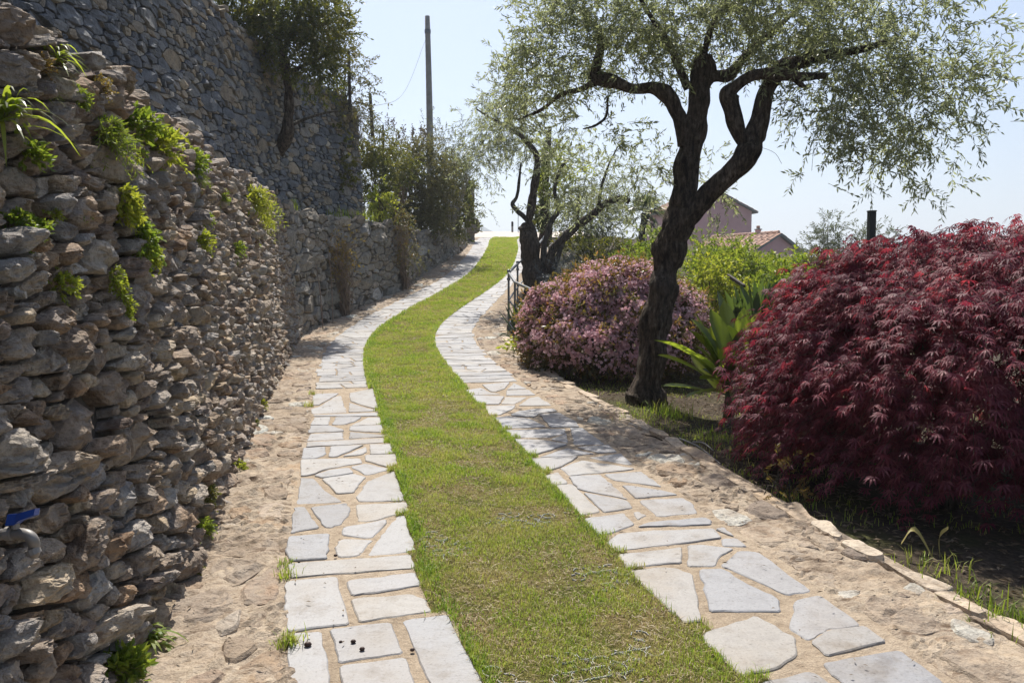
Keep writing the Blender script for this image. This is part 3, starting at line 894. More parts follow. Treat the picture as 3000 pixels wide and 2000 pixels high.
# ------------------------------------------------------------------ the two stone tracks
SLABS = {"L":[[-1.355,5.409,-1.268,5.393,-1.215,5.289,-1.161,5.176,-0.989,4.915,-1.244,4.867],
[-1.244,4.807,-1.187,4.818,-1.023,4.473,-1.157,4.387],
[-1.151,4.807,-0.958,4.891,-0.913,4.772,-0.905,4.672,-0.917,4.586,-0.916,4.524,-0.964,4.473,-0.998,4.484],
[-0.901,4.867,-0.616,4.915,-0.575,4.761,-0.692,4.65,-0.746,4.586,-0.839,4.566],
[-0.901,4.484,-0.686,4.608,-0.676,4.544,-0.718,4.322,-0.758,4.322,-0.885,4.369],
[-0.873,4.311,-0.706,4.294,-0.744,4.09,-0.842,4.072,-0.874,4.154,-0.882,4.241],
[-0.597,4.672,-0.473,4.148,-0.705,4.09,-0.695,4.223,-0.665,4.464,-0.634,4.65],
[-1.154,4.349,-0.95,4.387,-0.891,4.05,-1.064,4.026,-1.123,4.154],
[-1.066,3.986,-0.491,4.105,-0.456,3.942,-1.014,3.833],
[-1.021,3.791,-0.802,3.846,-0.66,3.394,-0.895,3.33,-0.965,3.536],
[-0.752,3.804,-0.448,3.891,-0.406,3.751,-0.7,3.651],
[-0.698,3.614,-0.44,3.671,-0.372,3.62,-0.333,3.507,-0.625,3.41],
[-0.452,3.428,-0.271,3.483,-0.21,3.284,-0.107,2.975,-0.057,2.798,-0.237,2.798],
[-0.733,3.352,-0.492,3.41,-0.411,3.168,-0.645,3.099],
[-0.638,3.077,-0.401,3.144,-0.292,2.798,-0.558,2.798],
[-0.886,3.315,-0.759,3.33,-0.589,2.798,-0.769,2.798],
[-1.216,5.389,-1.033,5.512,-0.936,5.428,-0.955,5.269,-0.953,5.092,-1.055,5.066],
[-1.282,5.459,-1.217,5.601,-1.089,5.658,-1.035,5.523,-1.22,5.409],
[-1.472,5.899,-1.068,5.937,-1.026,5.8,-1.226,5.645,-1.313,5.47,-1.364,5.451],
[-1.091,5.702,-1.006,5.786,-0.806,5.634,-0.902,5.512,-0.954,5.481],
[-0.778,5.579,-0.63,4.931,-0.892,4.913,-0.927,4.997,-0.916,5.327,-0.882,5.389],
[-1.048,6.029,-0.834,6.056,-0.771,5.702,-0.835,5.68,-0.976,5.824,-1.018,5.859],
[-1.543,6.253,-1.388,6.297,-1.336,6.029,-1.374,5.937,-1.478,5.923],
[-1.353,6.297,-1.111,6.358,-1.238,5.987,-1.297,5.976],
[-1.087,6.297,-1.053,6.138,-1.065,6.056,-1.201,5.987],
[-1.076,6.389,-0.921,6.405,-0.856,6.082,-1.018,6.056],
[-1.569,6.469,-1.001,6.634,-0.968,6.453,-1.534,6.297],
[-1.618,6.789,-1.367,6.862,-1.309,6.584,-1.58,6.517],
[-1.317,6.862,-0.986,6.721,-1.006,6.668,-1.271,6.601],
[-1.697,7.14,-1.532,7.14,-1.388,6.97,-1.367,6.897,-1.647,6.824],
[-1.363,7.102,-1.102,7.16,-1.025,6.842,-1.331,6.932],
[-1.752,7.522,-1.617,7.544,-1.555,7.18,-1.71,7.18],
[-1.566,7.522,-1.338,7.544,-1.351,7.356,-1.429,7.18,-1.525,7.18],
[-1.28,7.522,-1.176,7.544,-1.11,7.217,-1.355,7.14],
[-1.792,7.628,-1.228,7.783,-1.19,7.586,-1.771,7.573],
[-1.594,8.299,-1.42,8.059,-1.247,7.849,-1.5,7.783],
[-1.747,8.66,-1.516,7.783,-1.807,7.694,-1.883,7.917,-1.837,8.034,-1.79,8.607],
[-2.032,8.66,-2.033,8.821,-1.809,8.876,-1.818,8.66,-1.855,8.154,-1.922,8.154],
[-1.7,8.876,-1.505,9.19,-1.249,7.917,-1.424,8.129,-1.6,8.399]],"R":[[0.993,3.986,1.117,4.154,1.21,4.139,1.322,3.693,1.2,3.656,1.145,3.742,0.989,3.962],
[0.875,3.926,0.983,3.935,1.043,3.798,1.109,3.687,1.153,3.614,1.124,3.499,0.826,3.505],
[1.218,3.609,1.344,3.66,1.416,3.392,1.27,3.357,1.215,3.312,1.156,3.266,1.112,3.361],
[1.22,3.303,1.27,3.346,1.427,3.377,1.461,3.253,1.184,3.146,1.162,3.253],
[0.76,3.321,1.008,3.465,1.116,3.288,1.077,3.15,1.019,3.104,0.983,3.066,0.828,3.011,0.772,3.188,0.749,3.253],
[1.151,3.1,1.484,3.193,1.541,2.982,1.501,2.827,1.205,2.827,1.175,2.982],
[0.893,2.978,1.081,3.049,1.109,3.037,1.131,2.978,1.168,2.827,0.761,2.827],
[1.073,4.455,1.128,4.48,1.148,4.336],
[1.073,4.314,1.155,4.32,1.179,4.203,1.054,4.216],
[0.546,3.913,0.686,3.948,0.77,3.935,0.832,3.869,0.776,3.421,0.7,3.405,0.645,3.572,0.591,3.731],
[0.88,4.223,0.951,4.232,1.106,4.181,1.016,4.09,0.96,3.964,0.828,3.964],
[0.515,4.105,0.849,4.198,0.81,4.001,0.693,3.986,0.537,3.935],
[0.475,4.267,0.55,4.387,0.691,4.424,1.07,4.455,1.079,4.322,0.828,4.241,0.514,4.148],
[0.666,4.484,0.74,4.555,1.063,4.639,1.09,4.586,1.072,4.524],
[0.392,4.617,0.627,4.716,0.661,4.524,0.546,4.415,0.444,4.349],
[0.744,4.94,1.01,4.991,1.046,4.902,1.037,4.705,0.798,4.65],
[0.679,4.727,0.71,4.738,0.751,4.672,0.686,4.597],
[0.679,5.245,0.728,5.245,0.914,5.148,0.999,5.055,0.73,4.977],
[0.43,5.081,0.671,4.94,0.689,4.796,0.513,4.716],
[0.265,5.232,0.372,5.26,0.496,4.727,0.382,4.672],
[0.363,5.437,0.573,5.49,0.682,4.953,0.402,5.172],
[0.207,5.468,0.302,5.554,0.351,5.296,0.25,5.238],
[0.32,5.667,0.487,5.884,0.822,5.643,0.788,5.61,0.368,5.468],
[0.536,5.959,0.784,6.08,0.823,5.773,0.789,5.749],
[0.121,5.921,0.47,5.985,0.425,5.87,0.311,5.667,0.202,5.565],
[0.189,5.972,0.408,6.266,0.595,6.067,0.403,5.999],
[0.48,6.279,0.73,6.372,0.761,6.122,0.623,6.093],
[0.012,6.579,0.224,6.546,0.422,6.387,0.125,5.972],
[0.3,6.579,0.438,6.787,0.425,6.434],
[0.48,7.041,0.581,7.041,0.7,6.403,0.467,6.372],
[-0.066,6.948,0.434,7.003,0.437,6.822,0.282,6.648,-0.005,6.648],
[-0.167,7.498,-0.037,7.582,0.155,7.456,0.287,7.098,-0.077,7.003],
[0.246,7.668,0.424,7.756,0.552,7.332,0.562,7.078,0.321,7.061],
[-0.014,7.646,0.042,7.8,0.19,7.937,0.394,7.959,0.42,7.822,0.256,7.712,0.195,7.518,0.01,7.604],
[-0.273,8.125,0.036,8.149,0.01,7.959,-0.1,7.646,-0.201,7.624],
[0.061,8.125,0.169,8.549,0.269,8.653,0.379,8.149],
[-0.068,8.626,0.153,8.626,0.028,8.22,-0.107,8.22],
[-0.428,8.735,-0.077,8.653,-0.124,8.196,-0.326,8.196],
[-0.053,9.055,0.179,9.068,0.245,8.761,-0.06,8.708],
[-0.053,9.097,0.022,9.546,0.162,9.155],
[-0.335,9.422,-0.027,9.608,-0.077,9.155,-0.172,8.953,-0.228,8.982],
[-0.507,9.04,-0.337,9.212,-0.235,8.927,-0.115,8.788,-0.438,8.761],
[0.597,5.499,0.851,5.565,0.926,5.21,0.648,5.355]]}


def slab_mesh(P, r, th=0.0065):
    """flat slab on the polygon P (x, y), edges slightly ragged"""
    A = sum(P[i][0] * P[(i + 1) % len(P)][1] - P[(i + 1) % len(P)][0] * P[i][1] for i in range(len(P)))
    if A < 0: P = P[::-1]
    out = []
    for i in range(len(P)):
        a = np.array(P[i]); b = np.array(P[(i + 1) % len(P)])
        l = np.linalg.norm(b - a)
        if l < 0.004: continue
        e = (b - a) / l; nrm = np.array([e[1], -e[0]])
        m = 1 + int(l / 0.06)
        c0 = min(0.012, l * 0.2)
        out.append(a + e * c0)
        for j in range(1, m):
            out.append(a + (b - a) * (j / m) + nrm * r.normal() * 0.0036)
        out.append(b - e * c0)
    O = np.array(out)
    n = len(O)
    c = O.mean(0)
    D = unit(O - c)
    dz = th + r.normal() * 0.0015
    tx, ty = r.normal(size=2) * 0.006
    V = []
    for ins, z in ((-0.003, -0.02), (0.0, dz - 0.004), (0.006, dz)):
        p = O - D * ins
        zz = gz(p[:, 1]) + z + ((p[:, 0] - c[0]) * tx + (p[:, 1] - c[1]) * ty if z > 0 else 0)
        V.append(np.column_stack([p, zz]))
    cz = gz(c[1]) + dz + 0.0005
    V.append(np.array([[c[0], c[1], cz]]))
    V = np.vstack(V)
    Qd = [(k * n + j, k * n + (j + 1) % n, (k + 1) * n + (j + 1) % n, (k + 1) * n + j) for k in range(2) for j in range(n)]
    T = [(2 * n + j, 2 * n + (j + 1) % n, 3 * n) for j in range(n)]
    return V, T, Qd


def paving_rows(r, s0, s1, la, lb):
    """rows of broken slabs between the lines lat=la and lat=lb"""
    polys = []
    a0 = a1 = s0
    mid = (la + lb) / 2
    while min(a0, a1) < s1:
        h = r.choice([0.13, 0.18, 0.24, 0.30, 0.36], p=[0.15, 0.25, 0.28, 0.2, 0.12])
        b0 = a0 + h * (0.8 + 0.4 * r.random()); b1 = a1 + h * (0.8 + 0.4 * r.random())
        b0, b1 = b0 * 0.8 + (b0 + b1) * 0.1, b1 * 0.8 + (b0 + b1) * 0.1
        l0 = la + r.normal() * 0.018; l1 = lb + r.normal() * 0.018
        quad = [(a0, l0), (a1, l1), (b1, l1), (b0, l0)]
        def cutline(P, f, slant, sgn):
            # line through the lateral fraction f, leaning by slant
            lc = l0 + (l1 - l0) * f; sc_ = (a0 + b0) / 2
            nx, ny = -slant, 1.0
            c = nx * sc_ + ny * lc
            return clip_half(P, nx * sgn, ny * sgn, c * sgn)
        u = r.random()
        if u < 0.20 or h < 0.15 and u < 0.6: parts = [quad]
        elif u < 0.68:
            f = 0.3 + 0.4 * r.random(); sl = r.normal() * 0.5
            parts = [cutline(quad, f, sl, 1), cutline(quad, f, sl, -1)]
        elif u < 0.86:
            f = 0.5 + 0.1 * r.normal(); sl = r.choice([-1, 1]) * (1.6 + 0.8 * r.random()) * abs(lb - la) / max(h, 0.1) / 2.2
            parts = [cutline(quad, f, sl, 1), cutline(quad, f, sl, -1)]
        else:
            f = 0.3 + 0.1 * r.random(); g = 0.62 + 0.1 * r.random(); sl = r.normal() * 0.4; s2 = r.normal() * 0.4
            p1 = cutline(quad, f, sl, 1); q_ = cutline(quad, f, sl, -1)
            parts = [p1, cutline(q_, g, s2, 1) if len(q_) > 2 else [], cutline(q_, g, s2, -1) if len(q_) > 2 else []]
        for p in parts:
            if len(p) >= 3:
                p = inset(p, 0.009 + 0.004 * r.random())
                if len(p) >= 3: polys.append(p)
        a0, a1 = b0, b1
    return polys


TRACKPOLY = []
for side, la, lb, key in ((-1, -1.09, -0.485, 'L'), (1, 0.485, 1.15, 'R')):
    r = np.random.default_rng(21 + side)
    tr = thing('stone_track', 'left-hand track of pale slabs beside the wall' if side < 0 else 'right-hand track of pale slabs beside the planted bed', None, (0, 10, float(gz(10))))
    tr['kind'] = 'structure'
    items = []
    for f in SLABS[key]:
        P = [(f[i], f[i + 1]) for i in range(0, len(f), 2)]
        TRACKPOLY.append(P)
        V, T, Qd = slab_mesh(P, r)
        items.append((1e3 / max(1, np.hypot(V[-1, 0], V[-1, 1])), V, T, Qd))
    far_lb = lb
    for p in paving_rows(r, 6.92 if side > 0 else 6.85, 33.9, la, lb):
        P = []
        for s_, l_ in p:
            # the right track narrows towards the top
            if side > 0: l_ = 0.485 + (l_ - 0.485) * float(np.interp(s_, [7, 15, 20, 34], [1.06, 1.0, 0.6, 0.45]))
            q_ = pathpt(s_, l_)
            P.append((q_[0], q_[1]))
        V, T, Qd = slab_mesh(P, r)
        items.append((1.0 / max(1, V[-1, 1]), V, T, Qd))
    for p in paving_rows(r, -3.6, -0.35 if side < 0 else -0.75, la, lb):    # the part behind the photographer's feet
        P = [tuple(pathpt(s_, l_)[:2]) for s_, l_ in p]
        V, T, Qd = slab_mesh(P, r)
        items.append((0.001, V, T, Qd))
    place_pieces(items, 'slab', 'small_slabs', M['slab'], tr, 300, smooth=False)


# ------------------------------------------------------------------ the rough stone verges
def verge(la, lb, label, seed, kerb=None):
    r = np.random.default_rng(seed)
    tr = thing('stone_verge', label, None, (0, 10, float(gz(10))))
    tr['kind'] = 'structure'
    st = 1.25
    s0, s1 = -1.5, 33.5
    W = lb - la
    C, Rr = rubble_seeds(r, (s1 - s0), W * st, [0.17, 0.10, 0.06], [500, 1300, 1200], 1)
    cells = power_cells(C, Rr, (0, 0, s1 - s0, W * st), 0.55)
    polys = []; H = []
    for P in cells:
        if not P or r.random() < 0.22: continue
        P = inset(P, 0.012 + 0.012 * r.random())
        if len(P) < 3: continue
        polys.append([(x + s0, y / st + la) for x, y in P]); H.append(0.001 + 0.018 * r.random())
    V, T, Qd, size = stone_batch(r, polys, H, 13, [(1.0, -1), (0.97, 0.05), (0.82, 0.85), (0.62, 1.0), (0.35, 1.0)], amp=0.20, tilt=0.03, depth=0.03, strata=2.6, cut=0.13, it=1)
    items = []
    for i in range(len(V)):
        W3 = pathpt(V[i, :, 0], V[i, :, 1])
        W3[:, 2] += V[i, :, 2]
        d = np.hypot(W3[-1, 0], W3[-1, 1])
        items.append((size[i] / max(d, 1), W3, T, Qd))
    place_pieces(items, 'verge_stone', 'small_verge_stones', M['verge_stone'], tr, 300 if kerb is None else 230, False)
    if kerb:
        items = []
        s_ = -1.5
        polys = []; H = []
        while s_ < 13:
            l = 0.22 + 0.25 * r.random()
            a = kerb + r.normal() * 0.015
            polys.append([(s_ + 0.01, a), (s_ + l - 0.01, a + r.normal() * 0.01), (s_ + l - 0.01, a + 0.11 + r.normal() * 0.035), (s_ + 0.01, a + 0.11 + r.normal() * 0.035)])
            H.append(0.008 + 0.016 * r.random())
            s_ += l
        V, T, Qd, size = stone_batch(r, polys, H, 16, [(1.0, -1), (0.98, 0.3), (0.94, 0.9), (0.5, 1.0)], amp=0.16, tilt=0.03, depth=0.14, cut=0.1, it=1)
        for i in range(len(V)):
            W3 = pathpt(V[i, :, 0], V[i, :, 1]); W3[:, 2] += V[i, :, 2]
            items.append((1.0, W3, T, Qd))
        place_pieces(items, 'kerb_stone', 'small_kerb_stones', M['kerb_stone'], tr, 300, False)


verge(-1.60, -1.12, 'left-hand verge of rusty flat stones at the foot of the wall', 31)
verge(1.18, 1.62, 'right-hand verge of rusty flat stones beside the planted bed', 32, kerb=1.60)


# ------------------------------------------------------------------ the stone walls
class Wall:
    def __init__(s, pts, batter, zb):
        P = np.asarray(pts, float)
        C = catmull(P, 600)
        d = np.linalg.norm(np.diff(C, axis=0), axis=1)
        s.u = np.concatenate([[0], np.cumsum(d)])
        s.C = C; s.L = s.u[-1]
        t = unit(np.gradient(C, axis=0))
        s.N = np.stack([t[:, 1], -t[:, 0]], 1)        # out of the wall, towards the path
        s.b = batter; s.zb = zb
    def base(s, u):
        x = np.interp(u, s.u, s.C[:, 0]); y = np.interp(u, s.u, s.C[:, 1])
        return x, y
    def world(s, u, v, w):
        x, y = s.base(u)
        nx = np.interp(u, s.u, s.N[:, 0]); ny = np.interp(u, s.u, s.N[:, 1])
        o = w - s.b * v
        return np.stack([x + nx * o, y + ny * o, s.zb(y) + v + w * s.b], -1)
    def u_of_y(s, y): return np.interp(y, s.C[:, 1], s.u)
    def hit(s, px, py, out=0.0):
        """where the line of sight through this point meets the face of the wall"""
        d = ray(px, py)
        t = np.linspace(1.0, 40, 30000)
        P = d * t[:, None] + np.array([0, 0, EYE])
        u = s.u_of_y(P[:, 1])
        x, y = s.base(u)
        h = P[:, 2] - s.zb(P[:, 1])
        nx = np.interp(u, s.u, s.N[:, 0])
        xs = x - (s.b * h - out) / np.maximum(nx, 0.5)
        i = int(np.argmax(P[:, 0] - xs <= 0))
        return P[i], np.array([nx[i], math.sqrt(max(0, 1 - nx[i] ** 2)) * np.sign(np.interp(u[i], s.u, s.N[:, 1])), 0.1])


def build_wall(name, label, wall, top, r, radii, counts, stretch, mat, core, hr, gap, amp, tilt, lod, vmax=None, vmin=-0.12, limit=300, strata=1.0, cut=0.12, smooth=False, chisel=0.0, course=0):
    """top(y): height of the wall's top edge"""
    t = thing(name, label, 'stone wall', (*wall.base(wall.L / 2), float(wall.zb(wall.base(wall.L / 2)[1]))))
    ymax = max(float(top(y) - wall.zb(y)) for y in wall.C[:, 1]) + 0.1
    hgt = (vmax if vmax else ymax) - vmin
    C, Rr = rubble_seeds(r, wall.L / stretch, hgt, radii, counts, stretch, course)
    cells = power_cells(C, Rr, (0, 0, wall.L / stretch, hgt), max(radii) * 3.6)
    sets = {}
    for P in cells:
        if not P: continue
        P = inset(P, gap * (0.6 + 0.8 * r.random()))
        if len(P) < 3: continue
        P = [(x * stretch, y + vmin) for x, y in P]
        c = np.mean(P, 0)
        x, y = wall.base(c[0])
        h = float(top(y) - wall.zb(y)) + (vnoise(np.array([[c[0] * 3, 0, 0]]), 4)[0] - 0.5) * 0.12
        if c[1] > h - 0.02: continue
        z = float(wall.zb(y)) + c[1]
        if y > 0.5 and (z - EYE) / y > 0.46 and z - EYE > 1.2: continue      # high above anything one can see from the path
        d = math.sqrt(x * x + y * y + (z - EYE) ** 2)
        k = 0
        while k < len(lod) - 1 and d > lod[k][0]: k += 1
        sets.setdefault(k, []).append((P, d))
    items = []
    for k, lst in sets.items():
        _, n, rings = lod[k]
        H = [hr[0] + (hr[1] - hr[0]) * r.random() ** 1.5 for _ in lst]
        V, T, Qd, size = stone_batch(r, [a[0] for a in lst], H, n, rings, amp, tilt, strata=strata, cut=cut, it=1, chisel=chisel)
        for i in range(len(V)):
            W3 = wall.world(V[i, :, 0], V[i, :, 1], V[i, :, 2])
            out = W3[-1, 1] < 2.0
            items.append((size[i] / lst[i][1] * (0.2 if out else 1), W3, T, Qd))
    place_pieces(items, 'stone', 'small_stones', mat, t, limit, smooth)
    t['kind'] = 'thing'
    # the earth core behind the stones
    us = np.arange(0, wall.L + 0.1, 0.2); nv = 8
    y = wall.base(us)[1]
    hh = np.array([float(top(a) - wall.zb(a)) for a in y]) - 0.06
    rows = []
    for j in range(nv + 1):
        v = vmin - 0.2 + (hh - vmin + 0.2) * j / nv
        rows.append(wall.world(us, v, np.full(len(us), -0.035) + (vnoise(np.stack([us * 3, v * 3, us * 0], -1), 2) - 0.5) * 0.03))
    rows.append(wall.world(us, hh, np.full(len(us), -0.45)))
    V = np.stack(rows, 1)
    n, m = V.shape[:2]
    I = np.arange(n * m).reshape(n, m)
    Qd = np.stack([I[:-1, :-1], I[1:, :-1], I[1:, 1:], I[:-1, 1:]], -1).reshape(-1, 4)
    obj('core', V.reshape(-1, 3), [Qd], core, t, smooth=True)
    return t


RS = [(1.0, -1), (1.0, 0.2), (0.995, 0.5), (0.985, 0.8), (0.94, 0.95), (0.86, 1.0), (0.76, 1.02), (0.64, 1.03), (0.52, 1.03), (0.40, 1.03), (0.27, 1.03), (0.14, 1.03)]
RA = [(1.0, -1), (1.0, 0.2), (0.99, 0.6), (0.955, 0.88), (0.83, 1.0), (0.64, 1.02), (0.44, 1.03), (0.22, 1.03)]
RB = [(1.0, -1), (1.0, 0.3), (0.96, 0.85), (0.78, 1.0), (0.5, 1.03), (0.22, 1.03)]
RC = [(1.0, -1), (1.0, 0.35), (0.92, 0.95), (0.48, 1.03)]
RD = [(1.0, -1), (0.99, 0.5), (0.88, 1.0)]

wall_near = Wall([p for p in BASE if 0.3 < p[1] <= 13.8], 0.12, lambda y: gz(y) - 0.02)
tn = build_wall('retaining_wall', 'rough brown dry-stone wall with tufts of plants growing from it along the near left side', wall_near,
                lambda y: np.interp(y, TOPY, TOPZ), np.random.default_rng(5),
                [0.090, 0.062, 0.042, 0.029, 0.019], [40, 330, 2600, 10000, 9000], 2.1, M['rock_near'], M['wall_core'], (0.022, 0.085), 0.0065, 0.62, 0.28,
                [(3.3, 28, RS), (5.0, 20, RA), (7.5, 14, RB), (11, 10, RC), (99, 8, RC)], strata=1.6, cut=0.04, chisel=1.15)
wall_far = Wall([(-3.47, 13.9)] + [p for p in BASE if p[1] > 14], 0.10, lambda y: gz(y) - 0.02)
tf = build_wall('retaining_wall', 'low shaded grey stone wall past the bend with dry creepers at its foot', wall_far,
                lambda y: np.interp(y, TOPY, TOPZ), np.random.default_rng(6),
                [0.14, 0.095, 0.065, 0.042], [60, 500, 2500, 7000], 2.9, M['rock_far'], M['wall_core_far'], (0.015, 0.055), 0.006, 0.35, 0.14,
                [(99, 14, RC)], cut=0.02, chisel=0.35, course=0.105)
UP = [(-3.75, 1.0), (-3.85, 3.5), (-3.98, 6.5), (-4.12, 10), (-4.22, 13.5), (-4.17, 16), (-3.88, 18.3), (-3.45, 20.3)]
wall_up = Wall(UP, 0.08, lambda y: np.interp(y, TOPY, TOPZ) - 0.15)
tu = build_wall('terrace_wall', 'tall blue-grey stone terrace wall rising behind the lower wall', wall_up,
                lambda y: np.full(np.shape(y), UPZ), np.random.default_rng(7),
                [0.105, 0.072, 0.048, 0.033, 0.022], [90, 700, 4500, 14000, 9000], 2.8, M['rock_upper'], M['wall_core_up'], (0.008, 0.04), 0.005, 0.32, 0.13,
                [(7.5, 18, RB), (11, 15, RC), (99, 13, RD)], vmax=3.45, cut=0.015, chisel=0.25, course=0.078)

# ------------------------------------------------------------------ grass
from mathutils.geometry import delaunay_2d_cdt  # noqa: F401


def in_any_poly(x, y, polys):
    ins = np.zeros(len(x), bool)
    for P in polys:
        P = np.asarray(P)
        m = (x > P[:, 0].min()) & (x < P[:, 0].max()) & (y > P[:, 1].min()) & (y < P[:, 1].max())
        if not m.any(): continue
        xx, yy = x[m], y[m]
        c = np.zeros(len(xx), bool)
        for i in range(len(P)):
            x0, y0 = P[i]; x1, y1 = P[(i + 1) % len(P)]
            k_ = ((y0 > yy) != (y1 > yy)) & (xx < (x1 - x0) * (yy - y0) / (y1 - y0 + 1e-12) + x0)
            c ^= k_
        ins[m] |= c
    return ins


def blades(r, base, L, W, lean=0.5, up=(0, 0, 1)):
    N = len(base)
    a = r.random(N) * 2 * PI
    d = np.stack([np.cos(a), np.sin(a), np.zeros(N)], 1)
    w = np.stack([-np.sin(a), np.cos(a), np.zeros(N)], 1)
    le = (lean * r.random(N) ** 0.7)[:, None]
    L = (L * (0.5 + 0.9 * r.random(N)))[:, None]
    W = (W * (0.7 + 0.6 * r.random(N)))[:, None]
    up = np.asarray(up, float)
    mid = base + up * L * 0.55 + d * L * le * 0.35
    tip = base + up * L * (1 - le * 0.45) + d * L * le
    V = np.stack([base - w * W / 2, base + w * W / 2, mid + w * W * 0.36, tip, mid - w * W * 0.36], 1).reshape(-1, 3)
    i = np.arange(N)[:, None] * 5
    return V, i + np.array([2, 3, 4]), i + np.array([0, 1, 2, 4])


r = np.random.default_rng(77)
mb = MB()
for (s0, s1, dens, L, W) in ((-0.6, 2.6, 19000, 0.020, 0.0022), (2.6, 6, 15000, 0.025, 0.0032), (6, 12, 6500, 0.032, 0.0055), (12, 20, 2800, 0.038, 0.009), (20, 34, 1500, 0.045, 0.014)):
    n = int((s1 - s0) * 1.06 * dens)
    s_ = s0 + (s1 - s0) * r.random(n); l_ = (r.random(n) - 0.5) * 1.06
    P = pathpt(s_, l_)
    c = fbm(P * np.array([4.5, 4.5, 0]), 50, 3)
    edge = np.clip((np.abs(l_) - 0.36) / 0.12, 0, 1)
    keep = r.random(n) < np.clip((c - 0.33) * 3.6 + edge * 0.6 + np.clip((s_ - 5) / 6, 0, 0.5), 0.28, 1)
    P, l_, c, edge = P[keep], l_[keep], c[keep], edge[keep]
    if s0 < 7:
        o = in_any_poly(P[:, 0], P[:, 1], TRACKPOLY)
        P, l_, c, edge = P[~o], l_[~o], c[~o], edge[~o]
    P[:, 2] += 0.008
    V, T, Qd = blades(r, P, L * (0.55 + 0.8 * np.clip((c - 0.3) * 2.2, 0, 1) + 0.55 * edge), W, 0.9)
    mb.add(V, T, Qd)
mb.obj('grass', M['grass'], kind='stuff')
# ragged taller clumps where the strip meets the slabs
mb = MB()
for i in range(230):
    sc_ = -0.5 + 15 * r.random() ** 1.3; side_ = r.choice([-1, 1], p=[0.62, 0.38])
    n = int(25 + 60 * r.random())
    s2_ = sc_ + r.normal(size=n) * 0.09; l2_ = side_ * (0.46 + r.normal(size=n) * 0.03)
    P = pathpt(s2_, l2_, 0.006)
    o = in_any_poly(P[:, 0], P[:, 1], TRACKPOLY)
    P = P[~o]
    if len(P) < 5: continue
    V, T, Qd = blades(r, P, 0.028 + 0.022 * r.random(), 0.003 + 0.0004 * max(0, sc_), 0.9)
    mb.add(V, T, Qd)
mb.obj('edge_grass', M['lush'], kind='stuff')
# dead stalks lying between the blades
n = 26000
s_ = -0.6 + 12.6 * r.random(n) ** 1.6; l_ = (r.random(n) - 0.5) * 1.0
P = pathpt(s_, l_, 0.007)
o = in_any_poly(P[:, 0], P[:, 1], TRACKPOLY); P = P[~o]; n = len(P)
P[:, 2] += 0.006 * r.random(n)
a = r.random(n) * 2 * PI
V, q = leaf_geo(P, np.stack([np.cos(a), np.sin(a), 0.25 * r.normal(size=n)], 1), 0.02 + 0.035 * r.random(n), np.full(n, 0.0026) + 0.0022 * np.clip(P[:, 1] - 5, 0, 9) / 4, np.stack([r.normal(size=n) * 0.4, r.normal(size=n) * 0.4, np.ones(n)], 1))
obj('dead_grass', V, [q], M['straw'], kind='stuff')

# the pale plastic grass grid that shows through near the camera
r = np.random.default_rng(78)
pts = []; rad = 0.036
for i in range(-4, 60):
    for j in range(-9, 10):
        s_ = i * rad * 1.78; l_ = (j + 0.5 * (i % 2)) * rad * 2.06
        if abs(l_) > 0.43: continue
        p = pathpt(s_ - 0.2, l_)
        c = fbm(np.array([[p[0] * 2.6, p[1] * 2.6, 3.0]]), 60, 3)[0]
        if c + max(0, s_ - 1.2) * 0.07 < 0.43: pts.append(p)
mb = MB()
m = 10
a = np.arange(m) / m * 2 * PI
for p in pts:
    miss = r.random(m) < 0.5
    ro, ri = rad, rad - 0.0025
    V = np.concatenate([np.column_stack([p[0] + np.cos(a) * q, p[1] + np.sin(a) * q, np.full(m, p[2] + h) + gz(p[1] + np.sin(a) * q) - gz(p[1])]) for q, h in ((ro, 0.0), (ro, 0.0085), (ri, 0.0085), (ri, 0.0))])
    Qd = [(k * m + j, k * m + (j + 1) % m, (k + 1) * m + (j + 1) % m, (k + 1) * m + j) for k in range(3) for j in range(m) if not miss[j]]
    if Qd: mb.add(V, (), Qd)
o = mb.obj('grass_grid', M['plastic'], kind='stuff')


# ------------------------------------------------------------------ plants in general
def ptr(px, py, Y): return at(px, py, Y)


def limb_px(name, pts, mat, parent, seed, m=12, gnarl=0.16, step=0.06):
    """pts: (px, py, width in px, distance)"""
    P = np.array([at(a, b, d) for a, b, w, d in pts])
    R = np.array([w / 2 / FPX * d for a, b, w, d in pts])
    return limb(name, P, R, mat, parent, m, gnarl, seed, step)


def blob_px(px, py, Y, rx, ry, dep, n):
    c = at(px, py, Y)
    return (c[0], c[1], c[2], rx / FPX * Y, dep, ry / FPX * Y, n)


def crown(r, blobs, parent, mat, L=0.22, nl=12, lL=0.055, lW=0.013, droop=0.4, spread=0.7, jit=0.6, clump=0.10, shell=0.45, per=9, up=0.0, name='crown', twigs=True, stem=0.0022, tipdrop=0.05, keep=None):
    P, D = in_blobs(blobs, r, clump, shell, per)
    if keep is not None:
        k_ = keep(P); P, D = P[k_], D[k_]
    D = unit(D + np.array([0, 0, up]))
    (V, q), (sV, sq, sT) = sprays(r, P, D, np.full(len(P), L), nl, lL, lW, droop, spread, jit, stem, tipdrop=tipdrop)
    o = obj(name, V, [q], mat, parent)
    if twigs:
        obj('twigs', sV, [sq], M['twig'], parent, kind='stuff')
    return o


